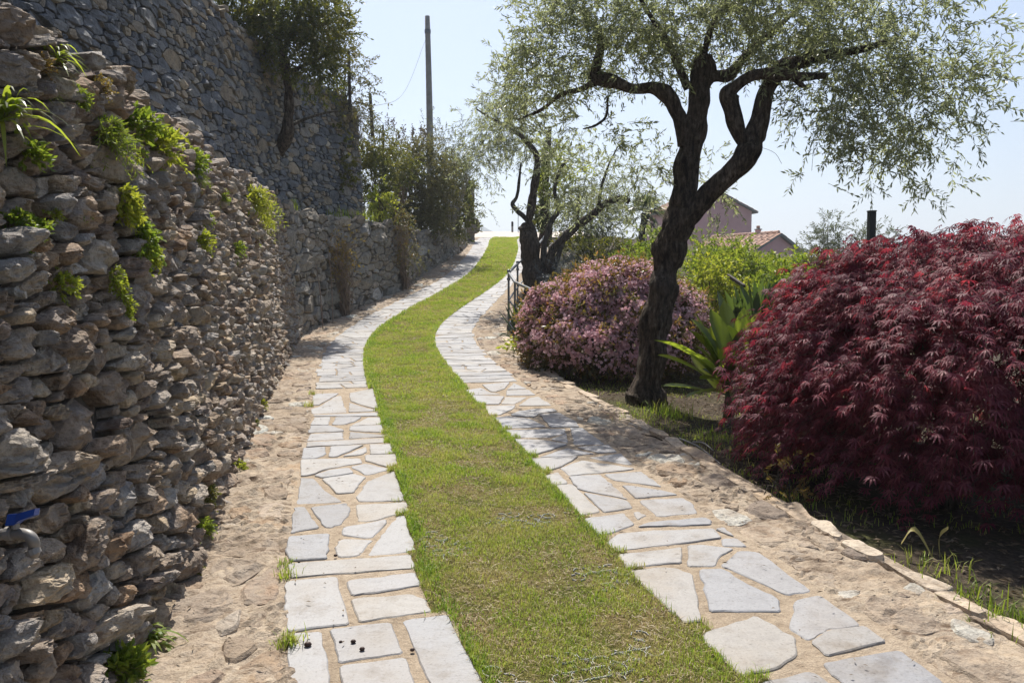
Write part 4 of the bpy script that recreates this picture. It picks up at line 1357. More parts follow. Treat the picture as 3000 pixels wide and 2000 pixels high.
# ------------------------------------------------------------------ the big olive tree
Y0 = 8.6
tr = thing('olive_tree', 'big gnarled olive tree with a forked dark trunk and wide crown beside the path', 'tree', on_ground(1890, 1165))
limb_px('trunk', [(1882, 1215, 134, 8.6), (1892, 1165, 106, 8.6), (1904, 1080, 83, 8.6), (1916, 980, 75, 8.6), (1934, 880, 73, 8.6), (1954, 790, 77, 8.6), (1974, 700, 86, 8.6), (1989, 640, 83, 8.6), (2000, 570, 68, 8.6), (2012, 490, 69, 8.6), (2030, 390, 59, 8.6), (2044, 300, 62, 8.6), (2054, 225, 68, 8.6), (2060, 172, 49, 8.6), (2062, 160, 21, 8.6)], M['bark'], tr, 3, 32, 0.24, 0.025)
limb_px('limb', [(1955, 730, 48, 8.6), (1990, 655, 66, 8.55), (2060, 590, 69, 8.45), (2140, 505, 67, 8.35), (2196, 448, 74, 8.3), (2205, 405, 59, 8.3), (2222, 350, 50, 8.3), (2248, 265, 46, 8.3), (2285, 205, 42, 8.3), (2345, 180, 34, 8.2), (2420, 160, 27, 8.1), (2510, 148, 21, 8.0), (2600, 120, 13, 8.0)], M['bark'], tr, 5, 24, 0.21, 0.03)
limb_px('limb', [(2200, 440, 40, 8.3), (2160, 385, 46, 8.3), (2142, 320, 43, 8.3), (2140, 272, 53, 8.3), (2158, 250, 37, 8.25), (2205, 224, 34, 8.2), (2275, 214, 32, 8.1), (2350, 224, 24, 8.0), (2425, 222, 16, 8.0)], M['bark'], tr, 6, 14, 0.2, 0.035)
limb_px('limb', [(2042, 235, 32, 8.6), (2095, 222, 38, 8.6), (2132, 222, 37, 8.65), (2162, 190, 29, 8.7), (2212, 138, 22, 8.8), (2275, 85, 18, 8.9), (2340, 20, 11, 9.0)], M['bark'], tr, 7, 12, 0.16, 0.04)
limb_px('limb', [(2015, 260, 24, 8.6), (1985, 190, 21, 8.6), (1955, 125, 18, 8.6), (1915, 65, 14, 8.6), (1880, 5, 10, 8.6), (1850, -60, 7, 8.6)], M['bark'], tr, 8, 10, 0.12, 0.04)
limb_px('limb', [(2005, 430, 40, 8.6), (1988, 350, 50, 8.6), (1962, 288, 48, 8.6), (1925, 262, 35, 8.65), (1855, 262, 32, 8.7), (1795, 240, 42, 8.8), (1742, 226, 40, 8.9), (1752, 180, 27, 8.9), (1760, 120, 19, 9.0), (1740, 60, 13, 9.0)], M['bark'], tr, 9, 14, 0.2, 0.035)
limb_px('limb', [(1760, 232, 24, 8.85), (1700, 262, 18, 8.9), (1640, 280, 14, 9.0), (1585, 322, 10, 9.1), (1520, 350, 6, 9.2)], M['bark'], tr, 10, 8, 0.15, 0.05)
limb_px('dead_branch', [(1780, 285, 6, 8.75), (1776, 340, 8, 8.75), (1745, 368, 7, 8.7), (1708, 378, 4, 8.7)], M['bark'], tr, 11, 8, 0.2, 0.03)
limb_px('limb', [(2300, 205, 21, 8.3), (2345, 250, 14, 8.2), (2340, 236, 13, 8.0), (2360, 258, 9, 7.9)], M['bark'], tr, 12, 8, 0.15, 0.03)
limb_px('limb', [(2060, 170, 21, 8.6), (2080, 90, 19, 8.5), (2120, 10, 14, 8.4), (2150, -80, 8, 8.4)], M['bark'], tr, 13, 8, 0.15, 0.05)
r = np.random.default_rng(101)
bl = [blob_px(*b) for b in [
    (1660, 130, 8.9, 190, 160, 0.9, 480), (1560, 250, 9.1, 130, 120, 0.7, 230), (1470, 330, 9.3, 80, 120, 0.5, 120), (1830, 60, 8.7, 190, 130, 0.9, 420),
    (2010, 40, 8.6, 190, 110, 1.0, 380), (2200, 20, 8.5, 200, 130, 1.0, 430), (2150, 130, 8.9, 120, 90, 0.8, 130), (2380, 60, 8.2, 190, 140, 1.0, 420),
    (2540, 130, 8.0, 200, 150, 0.9, 470), (2670, 150, 8.0, 130, 150, 0.8, 330), (2790, 260, 8.0, 100, 150, 0.6, 190), (2640, 330, 8.0, 160, 140, 0.8, 290),
    (2480, 330, 8.0, 130, 110, 0.7, 170), (2420, 250, 8.1, 140, 80, 0.7, 150), (2580, 440, 8.0, 110, 80, 0.5, 110), (2740, 400, 8.0, 80, 90, 0.5, 80),
    (1740, 370, 8.9, 120, 90, 0.6, 100), (1900, 180, 8.7, 130, 90, 0.7, 150), (1890, 480, 8.9, 70, 110, 0.4, 45), (2080, 480, 8.8, 60, 130, 0.4, 45),
    (2240, 120, 8.4, 110, 80, 0.6, 130), (2100, -120, 8.5, 420, 120, 1.3, 420), (2500, -90, 8.2, 300, 120, 1.2, 330), (1750, -60, 8.8, 260, 110, 1.0, 300),
    (2380, 505, 8.0, 26, 40, 0.1, 8), (2700, 510, 8.0, 60, 40, 0.3, 20), (2880, 120, 8.0, 40, 26, 0.2, 5), (1620, 560, 9.0, 90, 70, 0.4, 40), (1860, 600, 8.9, 60, 60, 0.3, 22), (2110, 590, 8.6, 50, 40, 0.3, 14)]]
bl = [b[:6] + (int(b[6] * (0.70 if b[0] > 2.4 else 0.86)),) for b in bl]
crown(r, bl, tr, M['olive'], L=0.20, nl=11, lL=0.058, lW=0.0165, droop=0.18, spread=0.85, jit=0.9, clump=0.10, shell=0.5, per=10)
# long hanging shoots
mb = MB()
for (a, b) in (((2352, 270), (2378, 500)), ((2425, 390), (2400, 500)), ((2205, 425), (2290, 480)), ((2660, 400), (2660, 505))):
    p0 = at(*a, 8.0); p1 = at(*b, 8.0)
    mid = (p0 + p1) / 2 + np.array([0.06, 0.0, 0.02])
    C = catmull([p0, mid, p1], 8)
    V, q, t = tubes(C[None], np.full((1, 8), 0.0022), 3)
    mb.add(V, t, q)
mb.obj('hanging_shoots', M['twig'], tr, kind='stuff')

# ------------------------------------------------------------------ the second olive tree, behind the railing
tr = thing('olive_tree', 'smaller many-stemmed olive tree leaning out beside the metal railing', 'tree', on_ground(1570, 880))
D2 = 18.4
limb_px('trunk', [(1568, 905, 96, D2), (1566, 870, 82, D2), (1562, 800, 66, D2), (1553, 740, 54, D2), (1546, 690, 48, D2), (1540, 660, 34, D2), (1538, 652, 14, D2)], M['bark'], tr, 21, 18, 0.2, 0.06)
limb_px('limb', [(1548, 700, 30, D2), (1552, 645, 24, D2), (1561, 570, 23, D2), (1572, 500, 21, D2), (1570, 455, 18, D2), (1530, 402, 15, D2), (1482, 372, 11, D2), (1440, 348, 7, D2), (1395, 320, 4, D2)], M['bark'], tr, 22, 10, 0.16, 0.07)
limb_px('limb', [(1574, 730, 20, D2), (1562, 668, 15, D2), (1540, 640, 14, D2), (1516, 618, 13, D2), (1502, 596, 12, D2), (1513, 576, 9, D2), (1521, 530, 8, D2), (1527, 478, 6, D2)], M['bark_grey'], tr, 23, 8, 0.14, 0.07)
limb_px('limb', [(1588, 790, 22, D2), (1597, 705, 16, D2), (1612, 655, 15, D2), (1636, 610, 13, D2), (1626, 560, 11, D2), (1640, 500, 9, D2), (1664, 465, 7, D2)], M['bark_grey'], tr, 24, 8, 0.14, 0.07)
limb_px('limb', [(1585, 850, 30, D2), (1604, 780, 29, D2), (1624, 728, 26, D2), (1682, 670, 24, D2), (1722, 640, 22, D2), (1772, 598, 20, D2), (1828, 581, 19, D2), (1846, 592, 15, D2)], M['bark'], tr, 25, 10, 0.16, 0.07)
limb_px('limb', [(1598, 850, 20, D2), (1630, 760, 16, D2), (1652, 705, 14, D2), (1688, 672, 12, D2)], M['bark_grey'], tr, 26, 8, 0.14, 0.07)
limb_px('limb', [(1690, 665, 12, D2), (1692, 610, 9, D2), (1698, 570, 5, D2)], M['bark'], tr, 27, 7, 0.14, 0.07)
limb_px('limb', [(1750, 620, 10, D2), (1764, 540, 9, D2), (1785, 480, 7, D2), (1810, 430, 4, D2)], M['bark_grey'], tr, 28, 7, 0.14, 0.07)
r = np.random.default_rng(102)
bl = [blob_px(*b) for b in [(1440, 330, D2, 60, 90, 0.6, 90), (1500, 380, D2, 90, 80, 0.8, 120), (1560, 430, D2, 100, 60, 0.8, 90), (1430, 440, D2, 50, 60, 0.5, 60), (1640, 460, D2, 80, 60, 0.7, 70),
     (1770, 560, D2, 120, 60, 0.8, 110), (1860, 520, D2, 90, 70, 0.7, 80), (1480, 300, D2, 70, 80, 0.7, 90), (1420, 590, D2, 26, 30, 0.2, 8), (1700, 520, D2, 90, 60, 0.7, 70), (1660, 560, D2, 60, 60, 0.6, 40), (1400, 480, D2, 60, 70, 0.5, 40)]]
crown(r, bl, tr, M['olive'], L=0.32, nl=11, lL=0.085, lW=0.021, droop=0.3, spread=0.8, jit=0.9, clump=0.17, shell=0.5, per=7, stem=0.004)

# ------------------------------------------------------------------ the red maple
cM = np.array([3.52, 5.75, 0.96])
tr = thing('maple_tree', 'low dome of a dark red laceleaf maple with drooping cut leaves', 'shrub', (2.75, 5.1, gzr(2.75, 5.1)))
gl = gzr(2.7, 5.3)
limb('trunk', [(2.62, 5.15, gl - 0.1), (2.64, 5.2, gl + 0.15), (2.70, 5.3, gl + 0.4), (2.8, 5.45, gl + 0.75), (2.9, 5.5, gl + 1.0)], [0.085, 0.07, 0.06, 0.05, 0.03], M['bark'], tr, 12, 0.15, 31, 0.05)
for i in range(7):
    a = i / 7 * 2 * PI + 0.3
    p0 = np.array([2.72, 5.33, gl + 0.5 + 0.05 * i])
    p2 = cM + np.array([math.cos(a) * 1.3, math.sin(a) * 1.1, 0.25])
    p1 = (p0 + p2) / 2 + np.array([0, 0, 0.35])
    p3 = p2 + np.array([math.cos(a) * 0.25, math.sin(a) * 0.25, -0.35])
    limb('limb', [p0, p1, p2, p3], [0.035, 0.028, 0.016, 0.006], M['bark'], tr, 8, 0.14, 40 + i, 0.06)
r = np.random.default_rng(103)


def maple_leaves(r, P, D, size, mb):
    """hand-shaped leaves of seven narrow lobes that hang outwards. P (N,3), D: directions out of the crown"""
    N = len(P)
    out = D.copy(); out[:, 2] = 0; out = unit(out + r.normal(size=(N, 3)) * np.array([0.45, 0.45, 0.0]))
    ax = unit(out * (0.75 + 0.3 * r.random((N, 1))) + np.array([0, 0, -1.0]) * (0.15 + 0.85 * r.random((N, 1))) + r.normal(size=(N, 3)) * 0.16)
    nrm = unit(np.cross(np.cross(ax, np.array([0, 0, 1.0]) + r.normal(size=(N, 3)) * 0.25), ax))
    wv = np.cross(nrm, ax)
    sz = size * (0.7 + 0.6 * r.random(N))
    for k_, (ang, ln) in enumerate(((-1.75, 0.5), (-1.15, 0.74), (-0.56, 0.93), (0, 1.0), (0.56, 0.93), (1.15, 0.74), (1.75, 0.5))):
        an = ang * (0.82 + 0.25 * r.random(N))[:, None]
        d = ax * np.cos(an) + wv * np.sin(an)
        L = (sz * ln)[:, None]
        w = -ax * np.sin(an) + wv * np.cos(an)
        mid = P + d * L * 0.5 + nrm * L * 0.06
        tip = P + d * L - nrm * L * 0.10 - np.array([0, 0, 1.0]) * L * 0.16
        ww = w * (sz * 0.075)[:, None]
        V = np.stack([P, mid + ww - nrm * 0.004, tip, mid - ww - nrm * 0.004], 1).reshape(-1, 3)
        mb.add(V, (), np.arange(N * 4).reshape(N, 4))


def dome(r, n, c, rad, layers, zmin, lump, seed):
    """places of drooping sprays on a lumpy dome, gathered in overlapping tiers"""
    u = unit(r.normal(size=(n, 3)))
    u[:, 2] = np.where(u[:, 2] < -0.55, -u[:, 2], u[:, 2])
    q = 1 - (1 - layers) * r.random(n) ** 1.8
    lum = 1 + lump * (fbm(u * 2.6 + 5, seed, 3) - 0.5) * 2
    P = c + u * rad * (q * lum)[:, None]
    k_ = (P[:, 2] > zmin) & ((P[:, 0] < 3.6) | (r.random(n) < 0.22)) & ((u[:, 1] < 0.35) | (r.random(n) < 0.5))
    return P[k_], u[k_]


mb = MB(); mbs = MB()
Ps, Us = dome(r, 6200, cM, np.array([1.95, 1.62, 1.16]), 0.66, gl + 0.16, 0.13, 9)
# each spray: a thin twig that arches outwards and down with leaves strung along it
N = len(Ps); K = 4
out = Us.copy(); out[:, 2] = np.abs(out[:, 2]) * 0.25; out = unit(out + r.normal(size=(N, 3)) * 0.3)
Ls = 0.26 * (0.6 + 0.8 * r.random(N))
t = np.linspace(0, 1, K)
path = Ps[:, None] - Us[:, None] * 0.10 + out[:, None] * (Ls[:, None] * t)[..., None]
path[:, :, 2] -= (Ls * 0.55)[:, None] * t ** 2
V, q, tt = tubes(path, np.outer(np.ones(N), 0.0028 * (1 - 0.6 * t)), 3, cap=False)
mbs.add(V, tt, q)
for j in range(9):
    tj = (j + r.random(N)) / 9
    B_ = Ps - Us * 0.10 + out * (Ls * tj)[:, None]; B_[:, 2] -= Ls * 0.55 * tj ** 2
    B_ += r.normal(size=(N, 3)) * 0.018
    maple_leaves(r, B_, unit(out + Us * 0.5), 0.058 * (0.75 + 0.5 * r.random()), mb)
Pi, Ui = dome(r, 3000, cM, np.array([1.65, 1.35, 0.98]), 0.5, gl + 0.25, 0.1, 9)
maple_leaves(r, Pi, Ui, 0.10, mb)
mb.obj('crown', M['maple'], tr)
mbs.obj('twigs', M['bark'], tr, kind='stuff')

# ------------------------------------------------------------------ the pink flowering bush
tr = thing('flowering_bush', 'rounded bush covered in small pink blossoms at the foot of the big olive', 'bush', (1.28, 11.2, gzr(1.28, 11.2)))
r = np.random.default_rng(104)
cB = np.array([1.30, 11.25, 1.02]); gl = gzr(1.3, 11.2)
for i in range(9):
    a = i / 9 * 2 * PI
    p0 = np.array([1.3 + 0.12 * math.cos(a), 11.2 + 0.12 * math.sin(a), gl - 0.05])
    p2 = cB + np.array([math.cos(a) * 0.85, math.sin(a) * 0.95, 0.3 + 0.25 * (i % 3)])
    limb('stem', [p0, (p0 + p2) / 2 + np.array([0, 0, 0.1]), p2], [0.03, 0.022, 0.008], M['bark'], tr, 7, 0.12, 60 + i, 0.12)


def bush_shape(r, n, q0, lump=0.2, up_only=False):
    u = unit(r.normal(size=(n, 3)))
    u[:, 2] = np.where(u[:, 2] < -0.5, -u[:, 2], u[:, 2])
    q_ = q0 + (1 - q0) * r.random(n) ** 0.6
    lum = 1 + lump * (fbm(u * 3.0 + 1.7, 13, 3) - 0.5) * 2
    rad = np.where(u[:, :1] < 0, 1.17, 1.24) * np.array([1.02, 1.28, 0.80])
    return cB + u * rad * (q_ * lum)[:, None], u


P, u = bush_shape(r, 3600, 0.62)
k_ = P[:, 2] > gl + 0.03
(V, q), (sV, sq, sT) = sprays(r, P[k_], u[k_], np.full(k_.sum(), 0.15), 9, 0.058, 0.024, 0.1, 0.9, 0.6, 0.003)
obj('foliage', V, [q], M['bush_leaf'], tr)
Pq, uq = bush_shape(r, 420, 0.98, 0.24)
kq = (uq[:, 2] > -0.1)
(V2, q2), s2 = sprays(r, Pq[kq] - uq[kq] * 0.05, uq[kq] + [0, 0, 0.35], np.full(kq.sum(), 0.17), 8, 0.055, 0.020, 0.1, 0.8, 0.4, 0.003)
obj('young_shoots', V2, [q2], M['bronze'], tr)
obj('twigs', sV, [sq], M['twig'], tr, kind='stuff')
# blossom heads: little domes of five-petalled flowers
P, u = bush_shape(r, 5200, 0.93)
den = fbm(u * 4.2 + 3, 17, 3)
side = u[:, 2] * 0.22 - u[:, 1] * 0.05 - np.clip(u[:, 0], 0, 1) * np.clip(0.35 - u[:, 2], 0, 1) * 0.35
k_ = (P[:, 2] > gl + 0.12) & (den + side + r.normal(size=len(u)) * 0.06 > 0.375 + 0.10 * np.clip((u[:, 2] - 0.62) / 0.3, 0, 1)) & (r.random(len(u)) < np.clip((P[:, 2] - gl + 0.1) / 0.5, 0.15, 1))
P, u = P[k_], u[k_]
nf = 8
H = np.repeat(P, nf, 0) + r.normal(size=(len(P) * nf, 3)) * 0.030 + np.repeat(u, nf, 0) * 0.02
nn = unit(np.repeat(u, nf, 0) + r.normal(size=H.shape) * 0.55 + np.array([0, 0, 0.3]))
mb = MB()
a1 = unit(np.cross(nn, r.normal(size=nn.shape))); a2 = np.cross(nn, a1)
sz = 0.017 * (0.7 + 0.6 * r.random(len(H)))[:, None]
for kk in range(5):
    an = kk / 5 * 2 * PI
    d = a1 * math.cos(an) + a2 * math.sin(an); w = -a1 * math.sin(an) + a2 * math.cos(an)
    V = np.stack([H, H + d * sz * 0.7 + w * sz * 0.5 + nn * sz * 0.25, H + d * sz * 1.15 + nn * sz * 0.1, H + d * sz * 0.7 - w * sz * 0.5 + nn * sz * 0.25], 1).reshape(-1, 3)
    mb.add(V, (), np.arange(len(H) * 4).reshape(-1, 4))
mb.obj('blossoms', M['pink'], tr)
# a few old orange leaves among them
P, u = bush_shape(r, 60, 0.97)
k_ = (P[:, 2] < gl + 0.75) & (u[:, 1] < 0) & (P[:, 2] > gl + 0.2)
P, u = P[k_], u[k_]
V, q = leaf_geo(np.repeat(P, 4, 0), unit(np.repeat(u, 4, 0) + r.normal(size=(len(P) * 4, 3)) * 0.6), np.full(len(P) * 4, 0.06), np.full(len(P) * 4, 0.026), r.normal(size=(len(P) * 4, 3)))
k2 = NT('orange_leaf'); M['orange'] = k2.leafy((0.42, 0.17, 0.02), (0.6, 0.3, 0.03), 0.35)
obj('old_leaves', V, [q], M['orange'], tr)

# ------------------------------------------------------------------ the utility pole and its wire
def post(name, label, cat, px0, px1, Y, w, mat, group=None, zbase=None, tip=True, n=10, loc=None):
    """a round post whose top shows at px0 and whose lower end at px1 (or stands at the height zbase)"""
    a = at(*px0, Y); b = at(*px1, Y)
    if zbase is not None:
        f = (zbase - a[2]) / (b[2] - a[2]); b = a + (b - a) * f
    rb = w / 2
    P = np.array([b, b + (a - b) * 0.5, a - (a - b) / np.linalg.norm(a - b) * 0.02, a])
    V, q, t = tubes(P[None], np.array([[rb, rb * 0.93, rb * 0.85, rb * 0.7]]), n)
    return obj(name, V, [t, q], mat, None, smooth=False, label=label, cat=cat, group=group, loc=b)


tp = thing('utility_pole', 'tall weathered wooden utility pole rising behind the bushes at the far end', 'pole', at(1259, 640, 29))
a = at(1252, 48, 29); b = at(1262, 655, 29)
P = catmull([b, (a + b) / 2 + np.array([0.02, 0, 0]), a], 12)
V, q, t = tubes(P[None], np.linspace(0.135, 0.085, 12)[None], 14)
obj('shaft', V, [t, q], M['pole'], tp, smooth=True)
c = at(1253, 93, 29)
V, q, t = tubes(np.array([[c + [0, 0, -0.06], c + [0, 0, 0.06]]]), np.full((1, 2), 0.105), 14)
obj('band', V, [t, q], M['metal'], tp)
p0 = at(1250, 108, 29); p1 = at(1087, 315, 20.5)
C = catmull([p0, p0 * 0.5 + p1 * 0.5 + np.array([0, 0, -0.75]), p1], 24)
V, q, t = tubes(C[None], np.full((1, 24), 0.006), 4)
obj('overhead_wire', V, [t, q], M['wire'], None, label='thin sagging wire from the utility pole down to the hillside fence', cat='wire', loc=p0)
p0 = at(1087, 318, 20.5); p1 = at(1200, 400, 27)
C = catmull([p0, p0 * 0.5 + p1 * 0.5 + np.array([0, 0, -0.25]), p1], 14)
V, q, t = tubes(C[None], np.full((1, 14), 0.005), 4)
obj('fence_wire', V, [t, q], M['wire'], None, label='thin wire running on from the leaning fence post into the bushes', cat='wire', loc=p0)

# fence posts on the terraces above the wall
for (p0, p1, Y, w, lab) in (((1021, 148), (1026, 330), 19.2, 0.075, 'long dark fence post at the outer end of the tall wall, among the shrubs'),
                            ((978, 92), (981, 200), 18.4, 0.06, 'short dark fence post half hidden in the shrub above the tall wall'),
                            ((1084, 274), (1092, 400), 20.8, 0.09, 'leaning wooden fence post that carries the sagging wire'),
                            ((1122, 366), (1126, 560), 22.5, 0.055, 'slim dark fence post between the tall wall and the far bushes'),
                            ((915, -10), (918, 140), 17.6, 0.10, 'thick pale fence post above the tree that grows out of the tall wall')):
    post('fence_post', lab, 'fence post', p0, p1, Y, w, M['post'], group='fence posts on the upper terraces')
p0 = at(1040, 298, 19.8); p1 = at(1085, 312, 20.8)
V, q, t = tubes(np.array([[p0, (p0 + p1) / 2 + [0, 0, 0.01], p1]]), np.full((1, 3), 0.022), 7)
obj('fence_rail', V, [t, q], M['post'], None, label='short dark rail reaching from the shrubs to the leaning fence post', cat='fence rail', loc=p0)
post('stake', 'small grey wooden stake where the low wall ends near the top of the path', 'stake', (1363, 655), (1365, 712), 31.5, 0.11, M['pole'], zbase=float(gz(31.5)) - 0.1)

# stone pillar at the far end of the low wall
tg = thing('gate_pillar', 'dark upright stone pillar at the far end of the low wall', 'pillar', (*at(1378, 690, 33)[:2], float(gz(33))))
r = np.random.default_rng(9)
c = at(1377, 690, 33); zb_ = float(gz(33)) - 0.15; zt_ = at(1378, 535, 33)[2]
V, F = box_geo((c[0], c[1], (zb_ + zt_) / 2), (0.26, 0.26, zt_ - zb_), 0.1)
obj('core', V, [F], M['wall_core_far'], tg)
z = zb_
while z < zt_ - 0.05:
    h = 0.10 + 0.10 * r.random()
    f = r.random() * 0.3 + 0.35
    for face in range(4):
        an = 0.1 + face * PI / 2
        ex_ = np.array([math.cos(an), math.sin(an), 0]); nx_ = np.array([math.sin(an), -math.cos(an), 0])
        for (u0, u1) in ((-0.5, f - 0.5), (f - 0.5, 0.5)):
            cc = np.array([c[0], c[1], z + h / 2]) + ex_ * (u0 + u1) / 2 * 0.30 + nx_ * 0.135
            V, F = box_geo(cc, ((u1 - u0) * 0.30 - 0.012, 0.05 + 0.03 * r.random(), h - 0.012), an, 0.01)
            V = V + (vnoise(V * 20, 3) - 0.5)[:, None] * 0.012
            obj('stone', V, [F], M['rock_far'], tg)
    z += h
V, F = box_geo((c[0], c[1], zt_ + 0.03), (0.36, 0.36, 0.06), 0.1, 0.01)
obj('cap_stone', V, [F], M['rock_far'], tg)
V, T, Qd, s_ = stone_batch(r, [[(-0.25, -0.3), (0.28, -0.3), (0.25, 0.3), (-0.2, 0.32)]], [0.22], 18, RB, 0.4, 0.1)
W3 = np.stack([c[0] + 0.12 + V[0, :, 0], c[1] - 0.14 - V[0, :, 2], zb_ + 0.75 + V[0, :, 1]], -1)
obj('rounded_stone', W3, [T, Qd], M['rock_far'], tg)

# two posts on the road at the crest
tb = thing('bollard', 'small bollard with a dark head and pale foot on the road at the crest', 'bollard', at(1500, 677, 41.5))
a = at(1501, 677, 41.5); zf = float(gz(41.5)) - 0.02
V, q, t = tubes(np.array([[[a[0], a[1], zf], [a[0], a[1], zf + 0.30]]]), np.full((1, 2), 0.05), 12)
obj('foot', V, [t, q], M['pipe'], tb)
V, q, t = tubes(np.array([[[a[0], a[1], zf + 0.30], [a[0], a[1], zf + 0.5], [a[0], a[1], zf + 0.54]]]), np.array([[0.055, 0.055, 0.03]]), 12)
obj('head', V, [t, q], M['black'], tb)
post('sign_pole', 'thin dark metal pole on the crest beside the bollard', 'pole', (1518, 596), (1518, 677), 41, 0.035, M['metal'], zbase=float(gz(41)) - 0.05)
# black post behind the maple
a = at(2554, 620, 10.5)
V, F = box_geo((a[0], a[1], (a[2] + gzr(a[0], a[1]) - 0.1) / 2), (0.078, 0.078, a[2] - gzr(a[0], a[1]) + 0.1), 0.05, 0.003)
tk = thing('square_post', 'square black metal post standing up behind the red maple', 'post', (a[0], a[1], gzr(a[0], a[1])))
obj('shaft', V, [F], M['black'], tk)
V, F = box_geo((a[0], a[1], a[2] + 0.006), (0.088, 0.088, 0.014), 0.05, 0.002)
obj('cap', V, [F], M['black'], tk)

# ------------------------------------------------------------------ metal railing along the garden edge
tr = thing('railing', 'grey pipe railing with two rails curving uphill beside the second olive tree', 'railing', on_ground(1495, 960))
RP = [(0.30, 13.7), (0.05, 14.5), (-0.06, 15.25), (0.115, 17.6), (0.62, 21.3), (0.98, 24.5), (1.25, 28.0)]
RT = []
for i, (x, y) in enumerate(RP):
    zg = float(gz(y)); z1 = zg + (0.80, 0.86, 0.97, 0.95, 0.96, 0.96, 0.96)[i]
    RT.append((x, y, zg, z1))
    V, q, t = tubes(np.array([[[x, y, zg - 0.15], [x, y, z1]]]), np.full((1, 2), 0.021), 10)
    obj('post', V, [t, q], M['metal'], tr)
    if i in (2, 3):
        for zz in (z1 + 0.03, z1 - 0.11):
            u_ = np.linspace(-1, 1, 7)
            V, q, t = tubes(np.array([[[x, y, zz + 0.035 * k2_] for k2_ in u_]]), (0.036 * np.sqrt(np.maximum(1 - u_ ** 2, 0.02)))[None], 10)
            obj('knob', V, [t, q], M['metal'], tr, smooth=True)
top = [(0.42, 13.45, RT[0][2] + 0.50), (0.42, 13.42, RT[0][3] - 0.06), (0.38, 13.5, RT[0][3])] + [(x, y, z1) for x, y, zg, z1 in RT]
V, q, t = tubes(np.array(top)[None], np.full((1, len(top)), 0.024), 10)
obj('top_rail', V, [t, q], M['metal'], tr, smooth=True)
for fr in (0.50, 0.06):
    low = [(x, y, zg + (z1 - zg) * fr) for x, y, zg, z1 in RT]
    V, q, t = tubes(np.array(low)[None], np.full((1, len(low)), 0.017), 8)
    obj('lower_rail', V, [t, q], M['metal'], tr, smooth=True)
tr2 = thing('handrail', 'short pale handrail rising among the shrubs beyond the second olive tree', 'railing', at(1640, 740, 23))
pts = [at(1608, 730, 22.5), at(1610, 722, 22.5), at(1640, 692, 23.5), at(1690, 640, 26)]
V, q, t = tubes(np.array(pts)[None], np.full((1, 4), 0.025), 8)
obj('rail', V, [t, q], M['pipe'], tr2, smooth=True)
for p in (pts[1], pts[2]):
    V, q, t = tubes(np.array([[p + [0, 0, -1.0], p]]), np.full((1, 2), 0.02), 8)
    obj('post', V, [t, q], M['pipe'], tr2)

